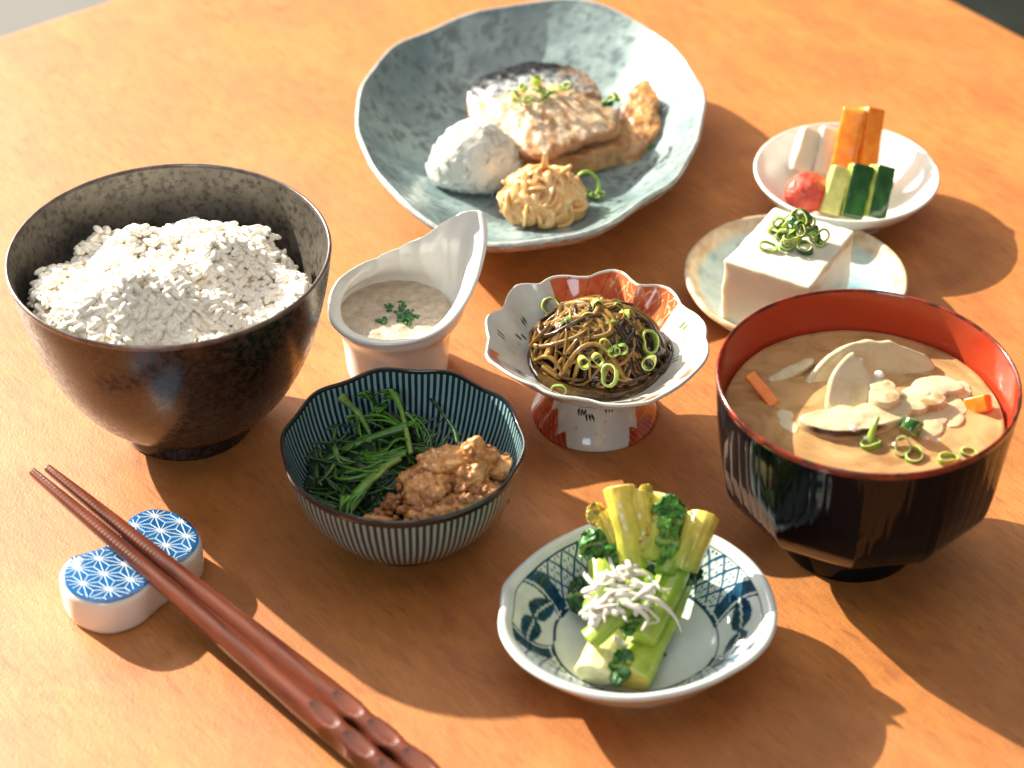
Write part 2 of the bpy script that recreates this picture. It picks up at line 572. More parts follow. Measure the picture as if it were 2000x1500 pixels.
def lerp(a, b, t):
    t = np.clip(t, 0, 1)[..., None]
    return np.asarray(a) * (1 - t) + np.asarray(b) * t


# ------------------------------------------------------------------ setting: floor, table
def plane(name, x0, x1, y0, y1, z, mat):
    o = obj(name, mesh(name, [(x0, y0, z), (x1, y0, z), (x1, y1, z), (x0, y1, z)], [[0, 1, 2, 3]], mat))
    o['kind'] = 'structure'
    return o


plane('floor', -6, 6, -3, 8, -0.72, M['floor'])
plane('dark_sheet', 0.12, 6, -3, 8, -0.716, M['dark_sheet'])  # dark grey-green sheet over the right part of the floor
E1, E2 = np.array([0.7975, 0.6033]), np.array([0.6033, -0.7975])
tab = empty('table', (0, 0, -0.72), 'orange brown wooden table carrying the whole meal', 'table')
a0, a1, b0, b1 = -0.60, 0.3677, -0.3733, 0.60
ang = math.atan2(E1[1], E1[0])
V, Fc = box((0, 0, 0), (a1 - a0, b1 - b0, 0.032), 0.004)
c2 = E1 * (a0 + a1) / 2 + E2 * (b0 + b1) / 2
Rz = np.array(Matrix.Rotation(ang, 3, 'Z'))
o = obj('tabletop', mesh('tabletop', V @ Rz.T + np.array([c2[0], c2[1], -0.016]), Fc, M['table']), tab)
o.data.polygons.foreach_set('use_smooth', np.zeros(len(o.data.polygons), bool))
for a in (a0 + 0.06, a1 - 0.06):
    for b in (b0 + 0.06, b1 - 0.06):
        p = E1 * a + E2 * b
        V, Fc = box((p[0], p[1], -0.3765), (0.05, 0.05, 0.687), 0.003)
        obj('leg', mesh('leg', V, Fc, M['leg'], smooth=False), tab)


# ------------------------------------------------------------------ scallion rings
def ring_mesh(r, h, hue, wob, seed):
    rg = np.random.default_rng(seed)
    n = 22
    th = np.arange(n) / n * 2 * np.pi
    q = 1 + wob * np.cos(2 * th + rg.uniform(0, 6)) + 0.05 * np.cos(3 * th + rg.uniform(0, 6))
    prof = [(1, .07), (1.02, .5), (1, .93), (.975, 1), (.82, 1), (.79, .94), (.78, .5), (.79, .06), (.82, 0), (.975, 0)]
    V = np.array([[(r * q[i] * a * math.cos(th[i]), r * q[i] * a * math.sin(th[i]) * 0.92, (b - 0.5) * h * (1 + 0.15 * math.sin(2 * th[i] + seed))) for a, b in prof] for i in range(n)])
    outer = np.array(hue)
    cut = np.array([0.50, 0.58, 0.18])
    inner = np.array([0.24, 0.38, 0.06])
    colr = np.array([[outer, outer, outer, cut * .8, cut, inner, inner, inner, cut, cut * .8] for i in range(n)])
    colr = colr * (1 + .3 * np.sin(th * 2 + seed))[:, None, None]
    return mesh('scallion_ring', V, gridfaces(n, len(prof), True, True), M['scallion'], colr)


HUES = [(0.07, 0.24, 0.018), (0.24, 0.40, 0.035), (0.022, 0.11, 0.012), (0.42, 0.50, 0.08), (0.12, 0.31, 0.022)]
RINGS = [ring_mesh(1.0, h, hue, w, i) for i, (h, hue, w) in enumerate(
    [(0.6, HUES[0], .16), (0.75, HUES[1], .24), (1.1, HUES[2], .14), (0.55, HUES[3], .28), (0.7, HUES[4], .10), (0.7, HUES[2], .3), (1.3, HUES[3], .12)])]


def ring(p, r, kind, tilt, label, group, rz=None):
    o = bpy.data.objects.new('scallion_ring', RINGS[kind % len(RINGS)])
    COL.objects.link(o)
    o.location = p
    r = r * .88
    o.scale = (r, r, r)
    o.rotation_euler = (tilt[0], tilt[1], random.uniform(0, 6.28) if rz is None else rz)
    return tag(o, label, 'green onion', group)


# ------------------------------------------------------------------ rice bowl and rice
RC = np.array([-0.1236, -0.0227])
t = empty('rice_bowl', (RC[0], RC[1], 0), 'large dark brown speckled glaze bowl filled with white rice', 'bowl')
lathe('body', RC, [(0.0262, .0085), (0.0315, .0118), (0.0405, .0215), (0.0485, .0365), (0.0540, .0545), (0.0572, .069), (0.0583, .0772)],
      M['iron_glaze'], t, 160, 6)
lathe('rim', RC, [(0.0583, .0772), (0.0585, .0784), (0.0580, .0791), (0.0573, .0790), (0.0568, .0780)], M['iron_rim'], t, 160, 4)
lathe('lining', RC, [(0.0568, .0780), (0.0556, .070), (0.0524, .0545), (0.0465, .037), (0.0380, .0235), (0.0250, .0155), (0, .0130)], M['iron_lining_lit'], t, 160, 6)
lathe('foot_ring', RC, [(0.0262, .0090), (0.0252, .0060), (0.0250, .0012), (0.0240, 0.0), (0.0222, .0004), (0.0215, .0060), (0, .0075)], M['iron_glaze'], t, 128, 4)


def rin(z):
    return np.interp(z, [.013, .0155, .0235, .037, .0545, .070, .078], [0, .025, .038, .0465, .0524, .0556, .0568])


def rice_h(x, y):
    p = np.stack([x, y, 0 * x], -1)
    d2 = np.hypot(x / 1.02, y + 0.012)
    h = 0.0620 + 0.0140 * np.clip(1 - (d2 / 0.050) ** 2, -1.6, 1) + 0.0056 * vnoise(p * 62 + 4, 3) + 0.0026 * vnoise(p * 150, 5)
    h = h + 0.0046 * np.exp(-(((x - .006) / .010) ** 2 + ((y - .014) / .009) ** 2)) + 0.004 * np.exp(-(((x - .026) / .012) ** 2 + ((y - .006) / .010) ** 2))
    h = h + 0.004 * np.exp(-(((x + .018) / .011) ** 2 + ((y - .004) / .010) ** 2))
    h = h - 0.0034 * np.exp(-(((x - .000) / .026) ** 2 + ((y + .014) / .0045) ** 2)) + .006 * np.exp(-((x / .03) ** 2 + ((y + .026) / .007) ** 2))
    return h


def grain(seed):
    rg = np.random.default_rng(seed)
    L_, w = rg.uniform(.0021, .0026), rg.uniform(.00110, .00128)
    n, m = 8, 7
    s = np.linspace(-1, 1, m)
    path = np.stack([s * L_, 0.16 * L_ * (1 - s * s) * rg.uniform(-1, 1), 0.1 * L_ * (1 - s * s) * rg.uniform(-1, 1)], 1)
    rad = w * np.sqrt(np.clip(1 - (np.abs(s) * .95) ** 3.0, 0.02, 1)) * (1 + .1 * s)
    return tubeV(path, rad, n, 0.9)


GR = [grain(i) for i in range(5)]
GRM = [mesh('grain', v, f, M['rice']) for v, f in GR]
rice = empty('cooked_rice', (RC[0], RC[1], 0.014), 'mound of steamed white rice in the dark brown bowl', 'rice')
n_try = 4300
rr = 0.0535 * np.sqrt(RNG.uniform(0, 1, n_try))
ra = RNG.uniform(0, 2 * np.pi, n_try)
gx, gy = rr * np.cos(ra), rr * np.sin(ra)
hz = rice_h(gx, gy)
lay = RNG.uniform(-0.0026, 0.0015, n_try)
hz = hz + lay
ok = (np.hypot(gx, gy) < rin(hz) - 0.0022) & (hz > 0.045) & (np.hypot(gx / .0492, (gy + .006) / .0480) < 1.0 + .03 * vnoise(np.stack([gx * 120, gy * 120, 0 * gx], -1), 8))
gx, gy, hz, lay = gx[ok], gy[ok], hz[ok], lay[ok]
ee = 0.0006
nx = -(rice_h(gx + ee, gy) - rice_h(gx - ee, gy)) / (2 * ee)
ny = -(rice_h(gx, gy + ee) - rice_h(gx, gy - ee)) / (2 * ee)
# grains nearest the top of the heap and the viewer's side show largest
order = np.argsort(-(lay * 1.0 + 0.00004 * RNG.normal(size=len(lay))))
stuff = []
for k, i in enumerate(order):
    nrm = Vector((nx[i] * 0.6, ny[i] * 0.6, 1)).normalized()
    tang = Vector((math.cos(RNG.uniform(0, 6.28)), math.sin(RNG.uniform(0, 6.28)), RNG.normal() * 0.5))
    tang = (tang - nrm * tang.dot(nrm) * 0.75).normalized()
    q = tang.to_track_quat('X', 'Z')
    loc = Vector((RC[0] + gx[i], RC[1] + gy[i], hz[i]))
    v = int(RNG.integers(0, 5))
    s_ = RNG.uniform(0.86, 1.12)
    if k < 300:
        g = bpy.data.objects.new('grain', GRM[v])
        COL.objects.link(g)
        g.parent = rice
        g.location = loc - rice.location
        g.rotation_mode = 'QUATERNION'
        g.rotation_quaternion = q
        g.scale = (s_, s_, s_)
    else:
        mt = np.array(q.to_matrix()) * s_
        stuff.append((GR[v][0].reshape(-1, 3) @ mt.T + np.array(loc), GR[v][1]))
# the packed core under the loose grains
n = 72
rows = []
rg_ = np.linspace(0, 1, 26)
th = np.arange(n) / n * 2 * np.pi
Vc = np.zeros((n, 26, 3))
for j, q in enumerate(rg_):
    x, y = 0.0535 * q * np.cos(th), 0.0535 * q * np.sin(th)
    z = rice_h(x, y) - 0.0029
    rmax = np.minimum(rin(z) - 0.001, 0.0475)
    rad = np.minimum(0.0535 * q, rmax)
    Vc[:, j] = np.stack([RC[0] + rad * np.cos(th), RC[1] - .005 * q + rad * np.sin(th), np.maximum(z, .03)], -1)
stuff.append((Vc, gridfaces(n, 26)))
V, Fc = merge(stuff)
o = obj('rice_mass', mesh('rice_mass', V, Fc, M['rice']), rice)
o['kind'] = 'stuff'


# ------------------------------------------------------------------ big grey-blue plate
def outl(pts, z):
    return np.array([PX(u, v, z) for u, v in pts])


PZ = 0.030
pl = outl([(1375, 185), (1372, 235), (1352, 300), (1318, 350), (1270, 396), (1215, 430), (1150, 455), (1080, 474), (1010, 482), (945, 480), (880, 462), (825, 434), (775, 392), (738, 345), (712, 295),
           (694, 240), (694, 215), (712, 165), (745, 115), (790, 78), (845, 52), (910, 30), (985, 14), (1060, 4), (1130, 3), (1190, 14), (1245, 38), (1290, 70), (1330, 112), (1362, 150)], PZ)
PC = np.array([(pl[:, 0].min() + pl[:, 0].max()) / 2, (pl[:, 1].min() + pl[:, 1].max()) / 2])
N = 360
Rt = polar(pl, PC, N, 1.7)
th = np.arange(N) / N * 2 * np.pi
Rm = Rt.mean()
Rt = Rt * (1 + 0.004 * np.sin(9 * th + 1) + 0.003 * np.sin(14 * th))
zr = 0.0010 * np.sin(5 * th + 0.6) + 0.0008 * np.sin(11 * th)
rows = [(0, 0, .004), (.045, .3, .003), (.050, .5, 0), (.054, .5, 0), (.056, .6, .005), (.064, .8, .011), (Rm * .90, .95, .020), (Rm * .985, 1, .0275), (Rm * 1.0, 1, .0300), (Rm * .982, 1, .0312), (Rm * .955, 1, .0290),
        (Rm * .86, .98, .0220), (Rm * .74, .9, .0150), (Rm * .62, .8, .0105), (Rm * .45, .6, .0085), (Rm * .2, .4, .0080), (0, 0, .0080)]
V, T, S, r = loft(PC, rows, N, Rt, zr, 7)
nz1 = fbm(V, 60, 4, 2)
nz2 = fbm(V, 330, 3, 4)
base = lerp((0.175, 0.25, 0.265), (0.29, 0.375, 0.375), 0.5 + 0.9 * nz1)
base = lerp(base, (0.085, 0.115, 0.13), np.clip((nz2 + 0.35 * nz1 - 0.30) * 2.6, 0, .7))
rimw = np.exp(-((S - 8.6) / 0.55) ** 2)
base = lerp(base, (0.52, 0.54, 0.53), rimw * (0.75 + .5 * nz2))
edge = np.exp(-((S - 7.75) / 0.22) ** 2)
base = lerp(base, (0.07, 0.085, 0.10), np.clip(edge * (0.75 + 1.2 * nz2), 0, 1))
under = (S < 7.5)
base = np.where(under[..., None], lerp((0.50, 0.40, 0.35), (0.30, 0.24, 0.21), 0.3 + 1.1 * nz2), base)
tp = empty('fish_plate', (PC[0], PC[1], 0), 'large oval grey blue mottled stoneware plate holding the grilled fish', 'plate')
sp_rim = 8 * 4
F0 = gridfaces(N, V.shape[1])
obj('body', mesh('body', V, F0, M['plate'], base), tp)


def plate_z(x, y):
    q = np.hypot(x - PC[0], y - PC[1]) / Rm
    return float(np.interp(q, [0, .2, .45, .62, .74, .86, .955], [.008, .008, .0085, .0105, .015, .022, .029]))


def slab(name, outline, zb, zt, bulge, mat, colf, parent=None, n=110, tilt=(0, 0), namp=0.0012, seed=0, lab=None, nsc=160, smooth=1.2):
    """a cut piece with an outline of its own, thickness, domed and uneven top"""
    outline = np.asarray(outline)
    c = outline[:, :2].mean(0)
    Rt = polar(outline, c, n, smooth)
    th = np.arange(n) / n * 2 * np.pi
    Rt = Rt * (1 + 0.012 * vnoise(np.stack([np.cos(th) * 7, np.sin(th) * 7, 0 * th], -1), seed))
    qs = np.concatenate([np.linspace(0, 0.94, 22), [0.975, 0.995, 1.0, 1.0, 0.995, 0.97, 0.6, 0]])
    lv = np.concatenate([np.ones(22), [0.97, 0.88, 0.72, 0.3, 0.1, 0.0, 0, 0]])
    x = c[0] + np.cos(th)[:, None] * Rt[:, None] * qs[None]
    y = c[1] + np.sin(th)[:, None] * Rt[:, None] * qs[None]
    top = zt + bulge * (1 - qs[None] ** 2) + 0 * x
    pl_ = tilt[0] * (x - c[0]) + tilt[1] * (y - c[1])
    z = zb + (top - zb) * lv[None] + pl_
    P_ = np.stack([x, y, z], -1)
    nzv = fbm(P_ * np.array([1, 1, 2.0]), nsc, 3, seed)
    P_[..., 2] += namp * nzv * lv[None]
    sidew = (lv < 0.9) & (lv > 0.05)
    off = 0.6 * namp * fbm(P_ * np.array([1, 1, 3.0]), nsc * 1.6, 2, seed + 5) * sidew[None]
    P_[..., 0] += np.cos(th)[:, None] * off
    P_[..., 1] += np.sin(th)[:, None] * off
    xn = (x - outline[:, 0].min()) / np.ptp(outline[:, 0])
    yn = (y - outline[:, 1].min()) / np.ptp(outline[:, 1])
    cc = colf(P_, xn, yn, np.repeat(qs[None], n, 0), np.repeat(lv[None], n, 0), nzv) if colf else None
    me = mesh(name, P_, gridfaces(n, len(qs)), mat, cc)
    return obj(name, me, parent)


def zz(pts, o=(820, 90), s=3.846):
    return [(o[0] + a / s, o[1] + b / s) for a, b in pts]


def fish_top(P_, xn, yn, q, lv, nz):
    n1 = vnoise(P_ * 260, 4)
    n2 = vnoise(P_ * 520, 6)
    flake = np.abs(np.sin(xn * 24 + 5 * yn + 1.2 * n1)) ** 6            # seams between the flakes of flesh
    c = lerp((0.64, 0.45, 0.29), (0.72, 0.58, 0.43), 0.5 + n1)
    c = lerp(c, (0.46, 0.21, 0.06), flake * .6)
    c = lerp(c, (0.50, 0.20, 0.05), np.clip((n1 + .6 * n2 - 0.35) * 2.4, 0, .85))
    c = lerp(c, (0.42, 0.16, 0.04), np.clip((q - 0.90 + .05 * n1) * 14, 0, 1) * 0.9)
    skin = np.clip((yn - 0.55 + 0.05 * np.sin(xn * 9) + 0.05 * n1) * 18, 0, 1) * (xn < 0.90)
    sk = lerp((0.06, 0.07, 0.085), (0.42, 0.44, 0.45), 0.45 + 1.1 * n2)
    sk = lerp(sk, (0.008, 0.009, 0.012), np.clip((yn + 0.34 * (1 - xn) - 0.95 + 0.06 * n1) * 16, 0, 1))
    sk = lerp(sk, (0.40, 0.20, 0.09), np.clip((xn - .66) * 5 + n1 * .7, 0, .8))
    c = lerp(c, sk, skin)
    side = (lv < .8)
    sd = lerp((0.42, 0.17, 0.045), (0.20, 0.06, 0.016), 0.5 + n1)
    return np.where(side[..., None], sd, c)


def fish_low(P_, xn, yn, q, lv, nz):
    n1 = vnoise(P_ * 230, 4)
    n2 = vnoise(P_ * 520, 6)
    c = lerp((0.50, 0.21, 0.06), (0.60, 0.34, 0.14), 0.5 + n1)
    c = lerp(c, (0.30, 0.10, 0.03), np.clip((n1 + .5 * n2 - 0.3) * 2, 0, .8))
    c = lerp(c, (0.36, 0.13, 0.035), np.clip((q - 0.92) * 14, 0, 1) * 0.8)
    side = (lv < .8)
    lay_ = np.abs(np.sin(P_[..., 2] * 1900 + 2 * n1)) ** 4
    sd = lerp(lerp((0.62, 0.38, 0.18), (0.50, 0.24, 0.085), 0.5 + n1), (0.34, 0.13, 0.04), lay_ * .6)
    return np.where(side[..., None], sd, c)


low = outl(zz([(610, 640), (640, 760), (780, 830), (1100, 810), (1400, 760), (1560, 720), (1560, 560), (1400, 420), (1000, 420), (700, 520)]), .020)
o = slab('lower_fish_fillet', low, .0085, .0190, .0012, M['fish'], fish_low, seed=3, namp=.0007, nsc=260, n=140, smooth=.7)
tag(o, 'golden brown grilled fish fillet lying under the skin topped fillet', 'fish')
wed = outl(zz([(1470, 560), (1490, 690), (1600, 700), (1730, 620), (1770, 470), (1760, 350), (1700, 290), (1600, 330), (1540, 420)]), .022)
o = slab('fish_belly_piece', wed, .0100, .0195, .002, M['fish'], fish_low, seed=9, tilt=(0.1, 0.25), smooth=.6, namp=.0007, nsc=260)
tag(o, 'brown folded fish end piece sticking out right of the fillets', 'fish')
top = outl(zz([(365, 235), (480, 165), (600, 120), (720, 85), (830, 68), (950, 66), (1060, 80), (1220, 130), (1310, 190), (1350, 250), (1385, 340), (1490, 410), (1510, 460), (1490, 540), (1400, 550), (1300, 575),
                (1200, 600), (1100, 645), (980, 690), (880, 705), (790, 690), (720, 655), (640, 590), (580, 540), (520, 510), (460, 480), (400, 450), (370, 420), (358, 330)]), .033)
o = slab('grilled_fish_fillet', top, .0232, .0266, .0070, M['fish'], fish_top, seed=1, namp=.0008, tilt=(0, 0.08), smooth=0.6, nsc=300, n=160)
tag(o, 'shiny silver skinned grilled mackerel fillet sprinkled with green onion', 'fish')
# onion on the fish and on the plate
FL, FG = 'small green onion ring scattered on top of the grilled mackerel', 'onion rings on the mackerel'
for i, (u, v) in enumerate([(1000, 178), (1008, 190), (1022, 172), (1040, 184), (1055, 178), (1066, 186), (1080, 176), (1096, 172), (1108, 168), (1048, 158), (1012, 205), (1030, 195)]):
    ring(PX(u, v, .0365), random.uniform(.0022, .0032), [3, 1, 6, 3, 1, 0, 3][i % 7], (random.uniform(-.7, .7), random.uniform(-.7, .7)), FL, FG)
for i, (u, v, z) in enumerate([(1192, 196, .034), (1203, 190, .034), (1186, 202, .034)]):
    ring(PX(u, v, z), .0028, [0, 4, 2][i], (random.uniform(-.6, .6), random.uniform(-.6, .6)), 'green onion ring at the right tip of the mackerel fillet', 'onion rings at the fillet tip')
for i, (u, v, z) in enumerate([(1268, 250, .016), (1277, 268, .014), (1262, 282, .012), (1280, 285, .012), (1268, 290, .011), (1255, 278, .013)]):
    ring(PX(u, v, z), random.uniform(.003, .0045), [1, 0, 4, 1, 2, 0][i], (random.uniform(.2, 1.2), random.uniform(-.5, .5)), 'green onion ring beside the right end of the fish', 'onion rings right of the fish')
ring(PX(1314, 253, .016), .0022, 2, (.3, .2), 'lone dark green onion bit near the right rim of the fish plate', None)

# grated daikon
c = PX(928, 305, .020)
V, Fc = blob((0, 0, 0), (.0205, .0185, .0205), 0.055, 70, 5, 11, 2)
V[:, 2] *= np.where(V[:, 2] < 0, 0.5, 1.0)
V[:, :2] *= (1 - 0.16 * np.clip(V[:, 2:3] / .02, -1, 1))
V += 0.00055 * np.stack([fbm(V, 700, 3, k) for k in (1, 2, 3)], -1)
V += np.array([c[0], c[1], .0165])
V[:, 2] = np.maximum(V[:, 2], [plate_z(x, y) + .0003 for x, y in V[:, :2]])
gd = empty('grated_radish', (c[0], c[1], .009), 'wet white mound of grated radish left of the grilled fish', 'grated radish')
obj('mound', mesh('mound', V, Fc, M['grated']), gd)
rg = np.random.default_rng(77)
mc = np.array([c[0], c[1], .0165])
for k in range(290):
    p = V[rg.integers(0, len(V))]
    nn = (p - mc) / np.linalg.norm(p - mc)
    if nn[2] < -.25:
        continue
    d = np.cross(nn, rg.normal(size=3))
    d /= np.linalg.norm(d)
    e = np.cross(nn, d)
    s = np.linspace(-1, 1, 6)
    ln = rg.uniform(.0012, .0030)
    path = p + s[:, None] * ln * d + (s * s * rg.uniform(-.5, .5))[:, None] * ln * e + nn * rg.uniform(-.0002, .0003)
    Vs_, Fs_ = tubeV(path, rg.uniform(.00025, .0005) * (1 - .3 * s * s), 6, .8)
    obj('shred', mesh('shred', Vs_, Fs_, M['grated']), gd)

# pile of pale orange shreds
c = PX(1062, 392, .016)
sh = empty('pickled_shreds', (c[0], c[1], .012), 'pale orange pile of soft shreds at the front of the fish plate', 'shreds')
V, Fc = blob((c[0], c[1], .0160), (.0172, .0142, .0125), 0.22, 170, 4, 5)
obj('core', mesh('core', V, Fc, M['shred']), sh)
rg = np.random.default_rng(21)
for k in range(85):
    a, el = rg.uniform(0, 2 * np.pi), rg.uniform(0.0, 1.35)
    R0 = np.array([.0175 * math.cos(a) * math.cos(el), .0140 * math.sin(a) * math.cos(el), .0150 * math.sin(el) + .0015])
    d = rg.normal(size=3) * np.array([1, 1, .8])
    d /= np.linalg.norm(d)
    e = np.cross(d, R0)
    e /= np.linalg.norm(e)
    ln = rg.uniform(.005, .010)
    s = np.linspace(-1, 1, 9)
    w = rg.uniform(-1, 1)
    path = np.array([c[0], c[1], .0135]) + R0 + s[:, None] * ln * e + (-(s ** 2))[:, None] * ln * .5 * R0 / np.linalg.norm(R0) + np.sin(s * 3 + w)[:, None] * ln * .25 * d
    path[:, 2] = np.maximum(path[:, 2], .0115)
    V, Fc = tubeV(path, rg.uniform(.0012, .0024) * (1 - .35 * s ** 2), 8, rg.uniform(.35, .7), rg.uniform(-1.5, 1.5))
    obj('shred', mesh('shred', V, Fc, M['shred']), sh)
for (u, v, z0, dz, dx) in [(1063, 330, .030, .009, .0005), (1100, 335, .030, .004, .003), (1000, 358, .022, .002, -.004)]:
    p = PX(u, v, z0)
    s = np.linspace(0, 1, 8)
    path = p + np.stack([dx * s, -.002 * s, dz * s], 1)
    V, Fc = tubeV(path, .0019 * (1 - .45 * s), 7, .8)
    obj('shred', mesh('shred', V, Fc, M['shred']), sh)
# thin green tendril next to the shreds
pts = [PX(u, v, z) for u, v, z in [(1128, 345, .021), (1140, 336, .023), (1155, 338, .022), (1167, 352, .018), (1170, 368, .015), (1163, 382, .0125), (1172, 386, .0118)]]
V, Fc = tubeV(crom(pts, 5), .0008, 7)
cc = np.tile(np.array([0.26, 0.42, 0.05]), (V.shape[0] * V.shape[1], 1))
tag(obj('onion_curl', mesh('onion_curl', V, Fc, M['scallion'], cc)), 'thin curled green onion sliver right of the orange shreds', 'green onion')
for i, (u, v) in enumerate([(1160, 384), (1174, 380), (1150, 378)]):
    ring(PX(u, v, .0125), .0022, [2, 0, 5][i], (.3, .2), 'tiny green onion bit at the foot of the curled sliver', 'onion bits by the curl')

# ------------------------------------------------------------------ white teardrop cup
CC = PX(772, 598, .030)[:2]
rimp = [(640, 600, .0365), (645, 630, .0355), (670, 655, .035), (705, 669, .035), (745, 675, .035), (790, 672, .0355), (835, 660, .0365), (875, 637, .038), (905, 602, .0415), (928, 560, .046), (943, 515, .051), (952, 470, .0565),
        (951, 432, .0615), (941, 405, .065), (926, 388, .067), (912, 400, .0655), (893, 423, .062), (865, 444, .058), (825, 467, .0535), (780, 487, .049), (735, 506, .0455), (690, 525, .042), (660, 547, .039), (645, 572, .0375)]
rp = np.array([PX(u, v, z) for u, v, z in rimp])
N = 200
Rt = polar(rp, CC, N, 0.45)
d = rp[:, :2] - CC
tt = np.mod(np.arctan2(d[:, 1], d[:, 0]), 2 * np.pi)
od = np.argsort(tt)
zr = np.interp(np.arange(N) / N * 2 * np.pi, np.concatenate([tt[od][-2:] - 2 * np.pi, tt[od], tt[od][:2] + 2 * np.pi]), np.concatenate([rp[od][-2:, 2], rp[od][:, 2], rp[od][:2, 2]])) - .035
zr = csmooth(zr, 2)
Rm = Rt.mean()
rows = [(0, 0, .0015), (.0165, 0, .0012), (.0180, 0, 0), (.0196, 0, .0008), (.0202, 0, .006), (.0208, 0, .014), (.0222, .04, .0220), (.0245, .25, .0280), (Rm * .90, .72, .0318), (Rm * .985, .98, .0340), (Rm, 1, .0350), (Rm * .975, 1, .0357),
        (Rm * .93, .98, .0352), (Rm * .82, .80, .0325), (.0228, .28, .0290), (.0208, .05, .0240), (.0195, 0, .012), (.016, 0, .0055), (0, 0, .0045)]
V, T, S, r = loft(CC, rows, N, Rt, zr, 4)
tcu = empty('teardrop_cup', (CC[0], CC[1], 0), 'white porcelain cup with a teardrop rim rising to a point', 'cup')
obj('body', mesh('body', V, gridfaces(N, V.shape[1]), M['white_china']), tcu)
# grated yam
n, m = 96, 30
th = np.arange(n) / n * 2 * np.pi
qq = np.linspace(0, 1, m)
x = CC[0] + .0222 * qq[None] * np.cos(th)[:, None]
y = CC[1] + .0222 * qq[None] * np.sin(th)[:, None]
z = .0276 + .0005 * fbm(np.stack([x, y, 0 * x], -1), 280, 3, 3) + 0.0004 * (1 - qq[None] ** 2)
V = np.stack([x, y, z], -1)
V[:, -1, 2] = .022
tag(obj('grated_yam', mesh('grated_yam', V, gridfaces(n, m), M['yam'])), 'pale beige frothy grated yam filling the teardrop cup', 'grated yam')
flk = empty('seaweed_flakes', tuple(PX(785, 615, .0282)), 'pinch of dark green seaweed flakes on the grated yam', 'seaweed flakes')
rg = np.random.default_rng(4)
fv, ff = [], []
FLM = []
for k in range(4):
    V, Fc = blob((0, 0, 0), (.0012, .0009, .0005), .55, 900, 2, k)
    FLM.append(mesh('flake', V, Fc, M['nori'], smooth=False))
for (u, v, sx, sy, nn) in [(790, 618, 14, 8, 34), (760, 600, 6, 4, 8), (745, 625, 9, 2.5, 8), (782, 600, 3, 6, 6), (800, 628, 5, 4, 8)]:
    for k in range(nn):
        a, b = rg.normal(size=2)
        p = PX(u + a * sx * .8, v + b * sy * .8, .0284 + .0009 * max(0, 1 - .5 * (a * a + b * b)) * (nn > 20))
        f = bpy.data.objects.new('flake', FLM[k % 4])
        COL.objects.link(f)
        f.parent = flk
        f.location = Vector(p) - flk.location
        f.rotation_euler = rg.uniform(-1, 1, 3) * np.array([.6, .6, 3.1])
        s = rg.uniform(.4, 1.1)
        f.scale = (s, s, s)

# ------------------------------------------------------------------ pedestal dish
DC = np.array([0.0317, -0.0175])
DZ = .0390
pp = zz([(65, 430), (80, 400), (120, 378), (180, 365), (205, 320), (240, 230), (290, 178), (350, 170), (460, 176), (505, 140), (560, 115), (640, 108), (740, 118), (830, 118), (880, 92), (940, 74), (1010, 66), (1080, 82), (1140, 140), (1190, 178), (1260, 180),
         (1340, 178), (1420, 200), (1470, 250), (1505, 320), (1550, 355), (1620, 395), (1680, 460), (1694, 520), (1686, 570), (1706, 620), (1706, 680), (1680, 740), (1600, 830), (1540, 885), (1450, 950), (1360, 1000), (1270, 1045), (1150, 1062), (1040, 1068), (930, 1060),
         (830, 1030), (720, 1012), (600, 1000), (510, 970), (440, 925), (350, 895), (240, 840), (150, 780), (85, 735), (62, 690), (72, 640), (85, 570), (68, 500)], (930, 510), 3.749)
rp = np.array([PX(u, v, DZ) for u, v in pp])
N = 480
Rt = polar(rp, DC, N, 0.35)
Rm = Rt.mean()
th = np.arange(N) / N * 2 * np.pi
rows = [(.0120, 0, .016), (.0170, .02, .0172), (.0205, .08, .0192), (.0270, .3, .0235), (Rm * .82, .65, .0300), (Rm * .96, .96, .0370), (Rm, 1, .0388), (Rm * .985, 1, .0398), (Rm * .955, 1, .0388),
        (Rm * .87, .9, .0352), (Rm * .74, .62, .0300), (Rm * .60, .36, .0255), (.0170, .1, .0218), (.009, 0, .0205), (0, 0, .0203)]
V, T, S, r = loft(DC, rows, N, Rt, None, 7)
nzA = fbm(V, 130, 3, 6)
nzB = fbm(V, 260, 2, 8)
nzC = vnoise(V * 190, 9)
CREAM = np.array([0.64, 0.63, 0.585])
cc = np.tile(CREAM, (*T.shape, 1)).astype(float)
inside = S > 7
TD = np.degrees(T)
q = r / (Rt[:, None] + 1e-9)
# red maple band along the back and right lobes, a thin band on the front rim
redm = np.clip((q - (0.60 + 0.10 * np.sign(np.sin(T * 17)) * 0.6 + 0.10 * nzA)) * 30, 0, 1) * (TD > 28) * (TD < 118) * inside
thin = np.clip((0.972 - q) * 90, 0, 1) * np.clip((q - (0.86 + .03 * nzA)) * 60, 0, 1) * (S > 7.3) * (((TD > 195) & (TD < 300)) | ((TD > 318) & (TD < 330))) * inside * (nzB > -0.5)
wornr = lerp((0.56, 0.085, 0.022), (0.62, 0.15, 0.05), 0.5 + nzB)
cc = lerp(cc, wornr, np.clip(redm * (q < .965) + thin * .85, 0, 1))
lines = (np.abs(np.sin(T * 22 + q * 19)) < .10) | (np.abs(np.sin(T * 22 - q * 23)) < .10) | (np.abs(nzC) < .05)
cc = np.where((lines & (redm > .5) & (TD < 80))[..., None], np.array([.72, .42, .24]), cc)
dl = (np.abs(np.sin(T * 14 + q * 9)) < .06) & (redm > .5) & (TD >= 80)
cc = np.where(dl[..., None], np.array([.28, .03, .012]), cc)


